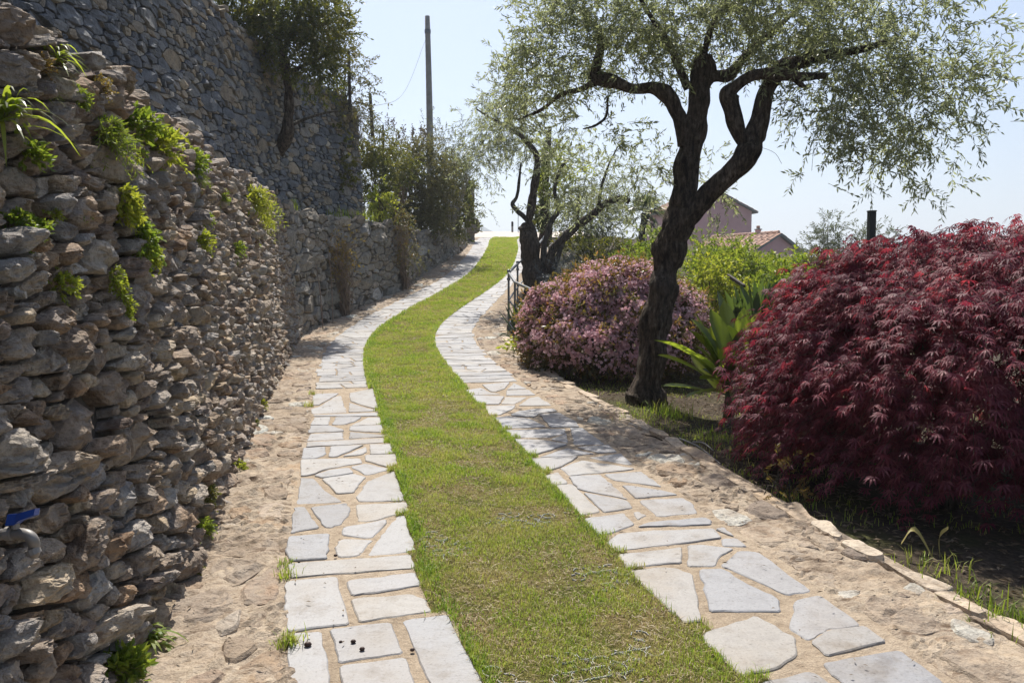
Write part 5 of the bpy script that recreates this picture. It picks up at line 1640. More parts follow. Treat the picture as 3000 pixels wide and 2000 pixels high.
# ------------------------------------------------------------------ the two pink houses below the path
def house(name, label, apex, ridge_dir, ridge_len, half, rise, over, zb, chimney, tiles=True, left_half=None):
    """gable end at apex (a point under the ridge end)"""
    A = np.asarray(apex, float)
    rd = unit(np.array([ridge_dir[0], ridge_dir[1], 0.0])); gd = np.array([rd[1], -rd[0], 0.0])      # gd: to the right along the gable
    t = thing(name, label, 'house', (A[0], A[1], zb))
    lh = left_half or half
    e1 = A + gd * half - np.array([0, 0, rise]); e0 = A - gd * lh - np.array([0, 0, rise * lh / half])
    back = rd * ridge_len
    dn = lambda p: np.array([p[0], p[1], zb])
    V = [dn(e0), dn(e1), e1, A, e0]
    V = V + [p + back for p in V]
    F4 = [(1, 6, 7, 2), (5, 0, 4, 9), (0, 5, 6, 1)]
    mb = MB()
    mb.add(np.array(V), [(0, 1, 2), (0, 2, 4), (4, 2, 3), (5, 7, 6), (5, 9, 7), (9, 8, 7)], F4)
    mb.obj('wall', M['pinkwall'], t)
    th = 0.10
    rr = np.random.default_rng(3)
    for sgn, hw, nm in ((1, half, 'roof'), (-1, lh, 'roof')):
        sl = rise / half
        dvec = unit(gd * sgn - np.array([0, 0, sl]))
        nrm = unit(np.cross(dvec, rd)); nrm = nrm if nrm[2] > 0 else -nrm
        Ls = math.hypot(hw, hw * sl) + over
        r0 = A - rd * over * 0.6 + nrm * 0.02
        ln = ridge_len + over * 1.2
        q_ = [r0, r0 + dvec * Ls, r0 + dvec * Ls + rd * ln, r0 + rd * ln]
        V8 = np.array(q_ + [p + nrm * th for p in q_])
        Fb = [(0, 1, 2, 3), (7, 6, 5, 4), (0, 4, 5, 1), (1, 5, 6, 2), (2, 6, 7, 3), (3, 7, 4, 0)]
        rf = obj(nm, V8, [np.array(Fb)], M['eave'], t)
        # rounded tiles in rows that run down the slope
        mb = MB(); nr = max(3, int(ln / 0.42)); na = max(3, int(Ls / 0.5))
        for i in range(nr):
            for j in range(na):
                p = r0 + nrm * (th + 0.02 + 0.02 * rr.random()) + rd * (ln * (i + 0.5) / nr) + dvec * (Ls * (j + 0.5) / na)
                w = ln / nr * 0.52; l = Ls / na * 0.56
                tv = np.array([p + rd * w * a_ + dvec * l * b_ + nrm * ((0.09 if a_ == 0 else 0.0) + (0.03 if b_ > 0 else 0.0)) for b_ in (-1, 1) for a_ in (-1, -0.5, 0, 0.5, 1)])
                mb.add(tv, (), [(k_, k_ + 1, k_ + 6, k_ + 5) for k_ in range(4)])
        mb.obj('roof_tiles', M['tile'], t, kind='stuff')
    # ridge tiles and barge boards
    mb = MB(); n = max(4, int(ridge_len / 0.45))
    for i in range(n):
        p = A + rd * ridge_len * (i + 0.5) / n + np.array([0, 0, th + 0.09])
        V, q, tt = tubes(np.array([[p - rd * ridge_len / n * 0.55, p + rd * ridge_len / n * 0.55]]), np.array([[0.13, 0.11]]), 8)
        mb.add(V, tt, q)
    mb.obj('ridge_tiles', M['tile'], t, kind='stuff')
    if chimney is not None:
        cpos = A + rd * chimney[0] + gd * chimney[1]
        V, F = box_geo(cpos + np.array([0, 0, 0.15]), (0.26, 0.26, 0.6), 0.3)
        ch = obj('chimney', V, [F], M['pinkwall'], t)
        V, F = box_geo(cpos + np.array([0, 0, 0.47]), (0.36, 0.36, 0.07), 0.3, 0.02)
        obj('chimney_cap', V, [F], M['eave'], ch)
        V, F = box_geo(cpos + np.array([0, 0, 0.60]), (0.16, 0.16, 0.2), 0.3, 0.02)
        obj('chimney_pot', V, [F], M['tile'], ch)
    return t


A = at(2096, 562, 70)
h1 = house('pink_house', 'larger pink plastered house with a gable end and grey eaves behind the big olive', A, (-0.25, 1.0), 7, 3.3, 1.50, 0.45, -2.0, None, left_half=3.0)
A2 = at(2281, 690, 52)
h2 = house('pink_house', 'lower pink house with a tiled roof and small chimney beside the red maple', A2, (-0.72, 1.0), 5.2, 2.05, 0.95, 0.35, -2.5, (1.6, 0.1))

# ------------------------------------------------------------------ hills across the bay
def hill(name, x0, x1, y, z1, seed, prof):
    xs = np.linspace(x0, x1, 60); ds = np.linspace(-1, 1, 17)
    X, D_ = np.meshgrid(xs, ds, indexing='ij')
    pr = np.interp(X, *prof)
    Z = -46 + (pr + 46) * (1 - D_ ** 2) + (fbm(np.stack([X / 60, D_ * 3, X * 0], -1), seed, 4) - 0.5) * 14 * (1 - D_ ** 2)
    V = np.stack([X, y + D_ * 300, Z], -1).reshape(-1, 3)
    I = np.arange(X.size).reshape(X.shape)
    return obj(name, V, [np.stack([I[:-1, :-1], I[1:, :-1], I[1:, 1:], I[:-1, 1:]], -1).reshape(-1, 4)], M['hill'], kind='structure', smooth=True)


hill('hill', -420, 25, 1300, 0, 4, ([-420, -180, -100, -60, -30, -8, 25], [60, 140, 124, 108, 92, 80, 50]))
hill('hill', 20, 420, 1500, 0, 6, ([20, 38, 60, 120, 200, 300, 420], [60, 105, 122, 118, 100, 60, -20]))

# ------------------------------------------------------------------ the haze over the bay
V, F = box_geo((0, 1150, 52), (2800, 2700, 200))
hz = bpy.data.materials.new('haze'); hz.use_nodes = True
ht = hz.node_tree; ht.nodes.clear()
ho = ht.nodes.new('ShaderNodeOutputMaterial'); hv = ht.nodes.new('ShaderNodeVolumePrincipled')
hv.inputs['Color'].default_value = (0.86, 0.92, 1.0, 1); hv.inputs['Density'].default_value = 0.0008; hv.inputs['Anisotropy'].default_value = 0.3
ht.links.new(hv.outputs[0], ho.inputs['Volume'])
obj('haze', V, [F], hz, None, kind='stuff')

# ------------------------------------------------------------------ trees and shrubs on the left
def stems(name, r, base, tops, rad, mat, parent, sag=0.1, k=5, m=4, wob=0.05):
    """thin stems from around base to each of tops, one mesh"""
    tops = np.asarray(tops); N = len(tops)
    t = np.linspace(0, 1, k)
    b = np.asarray(base) + (r.normal(size=(N, 3)) * np.array([0.06, 0.06, 0.0]))
    P = b[:, None] + (tops - b)[:, None] * t[None, :, None]
    P = P + r.normal(size=(N, k, 3)) * wob * (t * (1 - t) * 4)[None, :, None]
    P[:, :, 2] += sag * (t * (1 - t) * 4)[None]
    V, q, tt = tubes(P, np.outer(rad * (0.6 + 0.8 * r.random(N)), 1 - 0.75 * t), m, cap=False)
    return obj(name, V, [q], mat, parent, smooth=True)


def shrub(name, label, cat, base, blobs, mat, seed, L=0.22, nl=10, lL=0.07, lW=0.03, droop=0.2, spread=0.8, jit=0.6, clump=0.12, shell=0.4, per=8, up=0.25, group=None, nst=14, stem_mat=None, stem_r=0.016, twigs=True, extra=None):
    """blobs in pixels at a distance: (px, py, Y, rx, ry, depth, n)"""
    r = np.random.default_rng(seed)
    t = thing(name, label, cat, base, group)
    bl = [blob_px(*b) for b in blobs]
    crown(r, bl, t, mat, L, nl, lL, lW, droop, spread, jit, clump, shell, per, up, 'foliage', twigs, 0.003)
    P, _ = in_blobs([b[:6] + (max(2, nst // len(bl)),) for b in bl], r, 0, 0.6)
    stems('stems', r, base, P, stem_r, stem_mat or M['bark_grey'], t)
    if extra: extra(r, t)
    return t


# the tree that grows out of the tall wall
pw, nw = wall_up.hit(828, 440)
YT = pw[1] - 0.15
th = thing('wall_tree', 'dark leaning tree that grows out of the face of the tall wall', 'tree', pw)
limb_px('trunk', [(796, 470, 22, YT + 0.35), (812, 448, 34, YT + 0.05), (836, 402, 38, YT - 0.1), (847, 345, 28, YT - 0.15), (844, 255, 23, YT - 0.15), (835, 205, 27, YT - 0.15), (826, 150, 22, YT - 0.15), (806, 95, 17, YT - 0.2), (780, 30, 12, YT - 0.2)], M['bark'], th, 71, 14, 0.18, 0.05)
limb_px('limb', [(838, 215, 14, YT - 0.15), (862, 206, 13, YT - 0.2), (900, 187, 11, YT - 0.25), (932, 176, 8, YT - 0.3), (960, 150, 5, YT - 0.3)], M['bark_grey'], th, 72, 8, 0.12, 0.06)
limb_px('limb', [(826, 160, 16, YT - 0.15), (850, 100, 12, YT - 0.2), (880, 40, 9, YT - 0.2), (900, -30, 6, YT - 0.2)], M['bark'], th, 73, 8, 0.12, 0.06)
limb_px('limb', [(846, 372, 11, YT - 0.1), (890, 350, 9, YT - 0.1), (950, 332, 7, YT), (1000, 326, 4, YT)], M['bark_grey'], th, 74, 7, 0.12, 0.08)
limb_px('limb', [(822, 150, 14, YT - 0.2), (770, 150, 9, YT - 0.4), (700, 170, 6, YT - 0.6), (660, 220, 4, YT - 0.7)], M['bark'], th, 75, 7, 0.12, 0.08)
r = np.random.default_rng(201)
bl = [blob_px(*b) for b in [(720, 90, YT - 0.6, 110, 110, 0.7, 425), (662, 160, YT - 0.8, 50, 80, 0.5, 187), (690, 205, YT - 0.7, 55, 40, 0.4, 102), (860, 45, YT - 0.2, 130, 90, 0.8, 425), (800, 100, YT - 0.3, 80, 80, 0.7, 221),
     (940, 90, YT - 0.2, 70, 90, 0.6, 221), (925, 200, YT - 0.2, 55, 60, 0.4, 119), (880, 145, YT - 0.3, 70, 60, 0.5, 153), (760, -40, YT - 0.5, 190, 80, 1.0, 340), (640, 40, YT - 0.9, 50, 90, 0.5, 136)]]
crown(r, bl, th, M['dark_leaf'], L=0.26, nl=13, lL=0.075, lW=0.027, droop=0.35, spread=0.8, jit=0.7, clump=0.14, shell=0.5, per=7, up=0.2)

shrub('hillside_shrub', 'loose brownish-green shrub spilling over the top of the tall wall around the dark fence posts', 'shrub', at(1010, 320, 19.6) + [0, 0, 0.0],
      [(1005, 200, 19.4, 42, 90, 0.5, 90), (1035, 270, 19.4, 30, 75, 0.4, 70), (985, 110, 19.0, 40, 70, 0.5, 60), (1055, 190, 19.6, 22, 60, 0.4, 26), (1060, 290, 19.6, 22, 40, 0.3, 30), (960, 230, 18.6, 50, 55, 0.4, 70)],
      M['brown_green'], 202, lL=0.075, lW=0.03, L=0.3, per=5, clump=0.16)
shrub('dry_shrub', 'leafless twiggy brown scrub hanging on the outer end of the tall wall', 'shrub', at(1040, 345, 20.0),
      [(1010, 345, 19.7, 60, 22, 0.3, 30), (1055, 360, 19.9, 28, 45, 0.3, 40), (1065, 420, 20.0, 20, 60, 0.2, 30)], M['brown_green'], 203, lL=0.06, lW=0.018, nl=6, L=0.35, nst=40, stem_r=0.008, stem_mat=M['dry'], per=3)
pi_, _ = wall_up.hit(1005, 480)
shrub('ivy', 'narrow dark strip of ivy climbing the tall wall near its end', 'climber', pi_ + [0, 0, -0.5],
      [(997, 440, pi_[1] - 0.1, 12, 50, 0.12, 40), (1005, 510, pi_[1] - 0.1, 13, 40, 0.12, 36), (990, 390, pi_[1] - 0.1, 14, 26, 0.12, 16)], M['dark_leaf'], 204, L=0.14, lL=0.07, lW=0.05, nst=12, stem_r=0.008)

zT = lambda x, y: float(zt(y)) - 0.05
def tb_(px, py, Y):
    a = at(px, py, Y); a[2] = min(a[2], zT(a[0], Y)); return a
def spikes(r, t):
    P = np.array([at(*p, 23.5) for p in ((1137, 358), (1152, 362), (1184, 386), (1210, 390), (1234, 382), (1168, 400), (1246, 398))])
    stems('flower_stems', r, at(1180, 600, 23.5), P, 0.012, M['dry'], t)
    for p in P:
        V, q = leaf_geo(p + r.normal(size=(40, 3)) * np.array([0.025, 0.025, 0.09]), r.normal(size=(40, 3)) * 0.5 + [0, 0, 0.8], np.full(40, 0.07), np.full(40, 0.03), r.normal(size=(40, 3)))
        obj('seed_head', V, [q], M['dry'], t)
shrub('garden_shrub', 'tall dark shrub against the end of the tall wall with brown seed heads above it', 'shrub', tb_(1110, 640, 22),
      [(1098, 450, 22, 28, 60, 0.5, 130), (1100, 540, 21.8, 34, 70, 0.5, 240), (1150, 480, 23, 50, 55, 0.6, 230), (1080, 390, 22, 18, 50, 0.3, 30)], M['dark_leaf'], 205, lL=0.10, lW=0.035, L=0.3, extra=spikes, clump=0.15)
shrub('garden_shrub', 'broad olive-brown shrub below the utility pole on the terrace of the low wall', 'shrub', tb_(1230, 660, 25),
      [(1235, 510, 25, 85, 80, 0.9, 500), (1185, 580, 24.5, 70, 70, 0.7, 360), (1270, 590, 25, 70, 70, 0.7, 320), (1200, 450, 25, 60, 40, 0.6, 130), (1230, 650, 24.6, 90, 34, 0.5, 240)], M['brown_green'], 206, lL=0.10, lW=0.035, L=0.34, clump=0.17)
shrub('garden_shrub', 'dense dark shrub at the far right end of the low wall', 'shrub', tb_(1340, 680, 27.5),
      [(1322, 580, 27.5, 46, 80, 0.7, 380), (1345, 625, 27.2, 30, 50, 0.5, 200), (1290, 645, 27.5, 40, 40, 0.5, 160), (1338, 520, 27.5, 32, 50, 0.5, 170)], M['dark_leaf'], 207, lL=0.10, lW=0.04, L=0.3, clump=0.15)
shrub('garden_shrub', 'pale wispy grey shrub reaching over the path from above the dark one', 'shrub', tb_(1320, 600, 26.5),
      [(1310, 440, 26, 60, 50, 0.7, 90), (1370, 430, 26, 50, 50, 0.6, 50), (1280, 400, 26, 50, 30, 0.5, 26), (1395, 480, 26, 30, 30, 0.3, 18), (1340, 480, 26, 50, 40, 0.5, 60)], M['grey_green'], 208, lL=0.085, lW=0.024, L=0.42, nst=30, stem_r=0.012, per=4, clump=0.2, stem_mat=M['pole'])
shrub('garden_shrub', 'low yellow-green shrub on the ledge beside the end of the tall wall', 'shrub', tb_(1105, 630, 21),
      [(1110, 588, 20.8, 26, 18, 0.3, 40), (1135, 610, 20.9, 26, 14, 0.3, 26)], M['yellow'], 209, lL=0.09, lW=0.04, L=0.2)


def tuft(name, label, cat, p, n, L, W, mat, seed, lean=0.8, spreadr=0.03, group=None, up=(0, 0, 1)):
    r = np.random.default_rng(seed)
    p = np.asarray(p, float)
    b = p + r.normal(size=(n, 3)) * np.array([spreadr, spreadr, spreadr * 0.2])
    V, T, Qd = blades(r, b, L, W, lean, up)
    return obj(name, V, [T, Qd], mat, None, label=label, cat=cat, group=group, loc=p)


for i, (px, py, w, n, lab) in enumerate(((1075, 617, 0.16, 120, 'bright yellow-green grass on the ledge under the yellow-green shrub'), (868, 597, 0.08, 70, 'small grass tuft on the ledge between the near wall and the tall wall'),
                                         (1010, 622, 0.14, 60, 'thin grass along the middle of the ledge at the foot of the tall wall'), (1150, 640, 0.12, 80, 'yellowish grass tuft on the low wall beside the dry creeper top'))):
    p, n_ = wall_far.hit(px, py + 6); p[2] = float(zt(p[1])) - 0.03; p[0] -= 0.1
    tuft('grass_tuft', lab, 'grass tuft', p, n, 0.20, 0.012, M['yellow'] if i in (0, 3) else M['fresh'], 220 + i, 0.9, w, group='grass tufts on the wall ledge')

# dry creepers at the foot of the low wall
for i, (px, py, hw, top, lab) in enumerate(((1010, 915, 0.42, 1.75, 'nearer dry brown creeper standing against the low wall past the bend'), (1185, 842, 0.38, 1.95, 'farther dry creeper whose leafy head rises above the low wall'))):
    r = np.random.default_rng(230 + i)
    p, n_ = wall_far.hit(px, py - 12, 0.1)
    p[2] = float(gz(p[1])) - 0.02
    t = thing('creeper', lab, 'climber', p, group='dry creepers on the low wall')
    al = np.array([n_[1] * -1, n_[0], 0]); al = al / np.linalg.norm(al)
    N = 75
    tops = p + np.outer(r.normal(size=N) * hw * 0.6, al) + np.outer(np.abs(r.normal(size=N)) * 0.12 - 0.05, [n_[0], n_[1], 0]) + np.outer(top * (0.35 + 0.65 * r.random(N)), [0, 0, 1]) - np.outer(np.full(N, 0.10), [n_[0], n_[1], 0])
    stems('stems', r, p, tops, 0.0075, M['dry'], t, sag=0.02, k=7, wob=0.08)
    (V, q), (sV, sq, sT) = sprays(r, tops, unit(r.normal(size=(N, 3)) + [0, 0, -0.2]), np.full(N, 0.32), 6, 0.065, 0.03, 0.5, 0.9, 0.6, 0.004)
    obj('leaves', V, [q], M['reddish'], t)
    obj('twigs', sV, [sq], M['dry'], t)
    if i == 1:
        bl = [blob_px(1165, 655, p[1] - 0.05, 38, 42, 0.25, 60), blob_px(1195, 740, p[1] - 0.1, 20, 70, 0.2, 50)]
        crown(r, bl, t, M['brown_green'], L=0.3, nl=8, lL=0.07, lW=0.028, name='foliage')
    else:
        bl = [blob_px(985, 800, p[1] - 0.1, 30, 60, 0.15, 22)]
        crown(r, bl, t, M['reddish'], L=0.3, nl=7, lL=0.06, lW=0.025, name='foliage')
for i, (a, b, lab) in enumerate((((925, 770), (946, 948), 'thin dry stick leaning on the low wall left of the nearer creeper'), ((962, 730), (975, 900), 'short bent stick against the low wall beside the nearer creeper'))):
    p0, _ = wall_far.hit(*a, 0.08); p1, _ = wall_far.hit(b[0], b[1] - 10, 0.2); p1[2] = float(gz(p1[1]))
    V, q, t = tubes(np.array([[p1, (p0 + p1) / 2 + [0.02, 0, 0.03], p0]]), np.array([[0.011, 0.01, 0.006]]), 6)
    obj('stick', V, [t, q], M['dry'], None, label=lab, cat='stick', loc=p1)

# ------------------------------------------------------------------ plants rooted in the near wall
WP = [  # px, py, radius px, kind, label
    (18, 340, 95, 'blade', 'big dark fountain of narrow blades at the left edge of the near wall'),
    (300, 392, 66, 'fern', 'large bright fern-like tuft below the top of the near wall'),
    (395, 375, 64, 'leafy', 'biggest leafy plant, right of the large fern-like tuft near the wall top'),
    (455, 425, 66, 'leafy', 'bushy bright plant just right of the biggest leafy one on the near wall'),
    (282, 262, 40, 'bloom', 'reddish-yellow flowering spike plant on a pale stone high in the near wall'),
    (120, 205, 36, 'bloom', 'yellowish flower clump high at the left of the near wall'),
    (150, 170, 60, 'blade', 'few long green blades arching near the upper left of the near wall'),
    (130, 275, 34, 'blade', 'short leaning blades on a flat stone left of the flower spikes'),
    (225, 285, 34, 'leafy', 'sparse small-leaved sprig between the blades and the fern tuft'),
    (85, 455, 40, 'broad', 'bright broad-leaved sprig below the dark fountain of blades'),
    (50, 672, 50, 'leafy', 'wide leafy patch at the left edge halfway up the near wall'),
    (105, 668, 30, 'broad', 'small broad-leaved sprig right of the wide leafy patch'),
    (155, 630, 24, 'leafy', 'tiny upright green sprig above a long grey stone'),
    (232, 632, 26, 'leafy', 'little trailing sprig on a rounded stone beneath the tall slanted stone'),
    (350, 610, 48, 'trail', 'upper part of a long trailing green plant in the middle of the near wall'),
    (390, 700, 55, 'trail', 'thick lower cluster of the long trailing plant'),
    (425, 745, 34, 'trail', 'hanging yellow-green tip under the long trailing plant'),
    (345, 480, 30, 'bloom', 'brown and green withered clump below the biggest leafy plant'),
    (370, 480, 36, 'leafy', 'small bright sprig hanging under the biggest leafy plant'),
    (555, 470, 44, 'leafy', 'yellow-green sprig on the upper right of the near wall'),
    (565, 515, 30, 'fern', 'small pale fern under the yellow-green sprig'),
    (580, 710, 40, 'leafy', 'rounded leafy clump at mid height left of the far fern'),
    (600, 650, 26, 'leafy', 'sparse twiggy sprig above the rounded leafy clump'),
    (688, 730, 28, 'leafy', 'isolated small bright sprig low on the far part of the near wall'),
    (728, 590, 60, 'fern', 'big hanging yellow-green fern near the far end of the wall top'),
    (760, 640, 32, 'fern', 'smaller fern tail hanging below the big far fern'),
    (645, 575, 24, 'leafy', 'tiny sprig left of the big hanging fern'),
    (175, 830, 42, 'leafy', 'rounded leafy plant with pinkish tips low on the left of the near wall'),
    (318, 822, 34, 'trail', 'leafy trailing plant starting above the rough middle stones'),
    (345, 900, 28, 'trail', 'small trailing tip low in the middle of the near wall'),
    (690, 1375, 30, 'leafy', 'green sprig rooted at the foot of the wall beside the path bend'),
    (605, 1450, 34, 'ivyd', 'dark leafy patch climbing from the foot of the near wall'),
    (590, 1545, 34, 'leafy', 'paler sprig at the wall foot below the dark leafy patch'),
    (560, 1685, 30, 'ivyd', 'small dark rosette at the wall foot near the camera'),
    (438, 1880, 62, 'blade2', 'tall bright weed at the wall foot near the lower left corner'),
    (350, 1955, 58, 'broad', 'leafy weed nearest the camera at the wall foot'),
    (765, 1185, 20, 'leafy', 'tiny sprig at the wall foot in the distance'),
    (740, 1240, 18, 'ivyd', 'dark tiny tuft at the wall foot in the distance'),
]
for i, (px, py, rp, kind, lab) in enumerate(WP):
    r = np.random.default_rng(300 + i)
    p, n_ = wall_near.hit(px, py, 0.03)
    d = np.linalg.norm(p - np.array([0, 0, EYE])); R_ = rp / FPX * d
    if py > 1100: p[2] = max(p[2], float(gz(p[1])) + 0.0)
    n_ = unit(n_)
    t = thing('wall_plant', lab, 'plant', p, group='plants rooted in the near wall')
    up = np.array([0, 0, 1.0])
    if kind in ('blade', 'blade2'):
        n = 40 if rp > 50 else 14
        b = p + r.normal(size=(n, 3)) * R_ * 0.18
        D = unit(n_ * 0.5 + up * (0.7 if kind == 'blade' else 1.0) + r.normal(size=(n, 3)) * 0.55)
        L = R_ * 1.5 * (0.6 + 0.7 * r.random(n)); K = 6; tt = np.linspace(0, 1, K)
        path = b[:, None] + D[:, None] * (L[:, None] * tt)[..., None]
        path[:, :, 2] -= (L * 0.75)[:, None] * tt ** 2
        w = unit(np.cross(D, up))[:, None] * (np.array([0.5, 0.9, 1, 0.85, 0.5, 0.04]) * R_ * (0.055 if kind == 'blade' else 0.085))[None, :, None]
        V = np.stack([path - w, path + w], 2).reshape(-1, 3)
        I = np.arange(n * K * 2).reshape(n, K, 2)
        Qd = np.stack([I[:, :-1, 0], I[:, :-1, 1], I[:, 1:, 1], I[:, 1:, 0]], -1).reshape(-1, 4)
        obj('leaves', V, [Qd], M['fresh'] if kind == 'blade2' or rp < 50 else M['strap'], t)
        continue
    n = int(10 + rp * 0.75)
    u = unit(r.normal(size=(n, 3)))
    if kind == 'trail':
        P = p + np.outer((r.random(n) - 0.5) * R_ * 1.2, [0, 1, 0]) + np.outer((r.random(n) - 0.4) * R_ * 1.8, up) + n_ * 0.03
        D = n_ * 0.6 - up * 0.5 + u * 0.7
        (V, q), s_ = sprays(r, P, D, np.full(n, R_ * 0.7), 10, R_ * 0.34, R_ * 0.20, 0.6, 0.9, 0.4, 0.0016)
        mat = M['yellow'] if i % 3 else M['fresh']
    elif kind == 'fern':
        P = p + u * R_ * 0.25
        D = n_ * 0.7 + up * 0.35 + u * 0.6
        (V, q), s_ = sprays(r, P, D, np.full(n, R_ * 1.15), 22, R_ * 0.26, R_ * 0.055, 0.8, 1.2, 0.3, 0.0016)
        mat = M['yellow'] if i in (24, 25) else M['fresh']
    elif kind == 'bloom':
        P = p + u * R_ * 0.3
        (V, q), s_ = sprays(r, P, up * 0.8 + n_ * 0.4 + u * 0.4, np.full(n, R_ * 0.9), 12, R_ * 0.22, R_ * 0.10, 0.3, 0.8, 0.3, 0.0016)
        mat = M['reddish']
    elif kind == 'broad':
        P = p + u * R_ * 0.3
        (V, q), s_ = sprays(r, P, up * 0.5 + n_ * 0.6 + u * 0.6, np.full(n, R_ * 0.8), 7, R_ * 0.48, R_ * 0.24, 0.3, 0.8, 0.3, 0.0016)
        mat = M['fresh']
    else:
        P = p + u * R_ * 0.35
        (V, q), s_ = sprays(r, P, up * 0.5 + n_ * 0.5 + u * 0.7, np.full(n, R_ * 0.8), 13, R_ * 0.26, R_ * 0.15, 0.35, 0.85, 0.4, 0.0016)
        mat = M['dark_leaf'] if kind == 'ivyd' else (M['fresh'] if i % 3 else M['yellow'])
    obj('leaves', V, [q], mat, t)
    obj('stems', s_[0], [s_[1]], M['dry'], t)

# small tufts in the joint between verge and track
for i, (px, py, n, L, lab) in enumerate(((915, 1158, 60, 0.07, 'small green tuft in the joint left of the left track, farthest of four'), (908, 1192, 60, 0.07, 'yellowish tuft in the joint just below the farthest one'),
                                         (838, 1656, 50, 0.045, 'dry little tuft in the joint beside the long narrow slab'), (838, 1692, 60, 0.05, 'tuft at the upper corner of the big square slab'),
                                         (845, 1888, 110, 0.06, 'fullest green tuft in the joint at the lower left, beside a seeded slab'))):
    p = on_ground(px, py)
    tuft('grass_tuft', lab, 'grass tuft', p, n, L, 0.0045, M['grass'], 400 + i, 0.95, 0.022, group='tufts in the paving joints')

# ------------------------------------------------------------------ the tap on the wall
pv, nv_ = wall_near.hit(45, 1560, 0.17)
tv = thing('water_tap', 'grey bent water pipe with a blue valve lever sticking out of the near wall', 'tap', pv)
dv = pv[1]
P = np.array([at(-160, 1575, dv - 0.02), at(-30, 1568, dv - 0.03), at(40, 1562, dv - 0.04), at(80, 1566, dv - 0.05), at(98, 1585, dv - 0.05), at(100, 1610, dv - 0.03), at(99, 1622, dv - 0.02)])
C = catmull(P, 26)
V, q, t = tubes(C[None], np.full((1, 26), 0.0145), 14)
obj('pipe', V, [t, q], M['pipe'], tv, smooth=True)
for a, b in (((18, 1562), (36, 1562)), ((94, 1606), (101, 1622))):
    p0 = at(*a, dv - 0.045); p1 = at(*b, dv - 0.045)
    V, q, t = tubes(np.array([[p0, p1]]), np.full((1, 2), 0.0185), 12)
    obj('collar', V, [t, q], M['pipe'], tv)
p0 = at(45, 1548, dv - 0.05); p1 = at(45, 1525, dv - 0.05)
V, q, t = tubes(np.array([[p0, p1]]), np.full((1, 2), 0.010), 10)
obj('valve_stem', V, [t, q], M['pipe'], tv)
lv = [at(26, 1522, dv - 0.05), at(52, 1520, dv - 0.05), at(66, 1512, dv - 0.055), at(108, 1498, dv - 0.06)]
hw = np.array([0.017, 0.017, 0.012, 0.010]); nrm_ = np.array([0, -1.0, 0.2]); nrm_ /= np.linalg.norm(nrm_)
rows = []
for p, w in zip(lv, hw):
    upv = np.array([0.25, 0, 1.0]); upv /= np.linalg.norm(upv)
    rows.append([p - upv * w * 0.9 - nrm_ * 0.012, p - upv * w * 0.9 + nrm_ * 0.012, p + upv * w * 0.9 + nrm_ * 0.012, p + upv * w * 0.9 - nrm_ * 0.012])
V = np.array(rows).reshape(-1, 3)
Qd = [(k_ * 4 + j, k_ * 4 + (j + 1) % 4, k_ * 4 + 4 + (j + 1) % 4, k_ * 4 + 4 + j) for k_ in range(3) for j in range(4)] + [(3, 2, 1, 0), (12, 13, 14, 15)]
obj('lever', V, [np.array(Qd)], M['blue'], tv)

# ------------------------------------------------------------------ planting on the right
def gb(px, Y, dz=0.0):
    x = (px - 1500) / FPX * Y
    return np.array([x, Y, gzr(x, Y) + dz])


# strap-leaved plants: every leaf a part
def strap_leaf(base, tip, width, mat, parent, arch=0.15, fold=0.35, k=9, name='leaf', twist=0.0):
    base = np.asarray(base, float); tip = np.asarray(tip, float)
    L = np.linalg.norm(tip - base)
    t = np.linspace(0, 1, k)
    P = base + (tip - base) * t[:, None]
    P[:, 2] += arch * L * 4 * t * (1 - t) * (1 - 0.35 * t)
    D = unit(np.gradient(P, axis=0))
    side = unit(np.cross(D, np.array([0.15, -0.25, 1.0])))
    nrm = np.cross(side, D)
    side = side * math.cos(twist) + nrm * math.sin(twist); nrm = np.cross(side, D)
    w = width / 2 * np.interp(t, [0, 0.15, 0.4, 0.65, 0.85, 0.95, 1], [0.45, 0.72, 0.96, 1.0, 0.68, 0.30, 0.02])[:, None]
    V = np.stack([P - side * w + nrm * w * fold, P - side * w * 0.5 + nrm * w * fold * 0.3, P, P + side * w * 0.5 + nrm * w * fold * 0.3, P + side * w + nrm * w * fold], 1).reshape(-1, 3)
    I = np.arange(k * 5).reshape(k, 5)
    Qd = np.stack([I[:-1, :-1], I[:-1, 1:], I[1:, 1:], I[1:, :-1]], -1).reshape(-1, 4)
    return obj(name, V, [Qd], mat, parent, smooth=True)


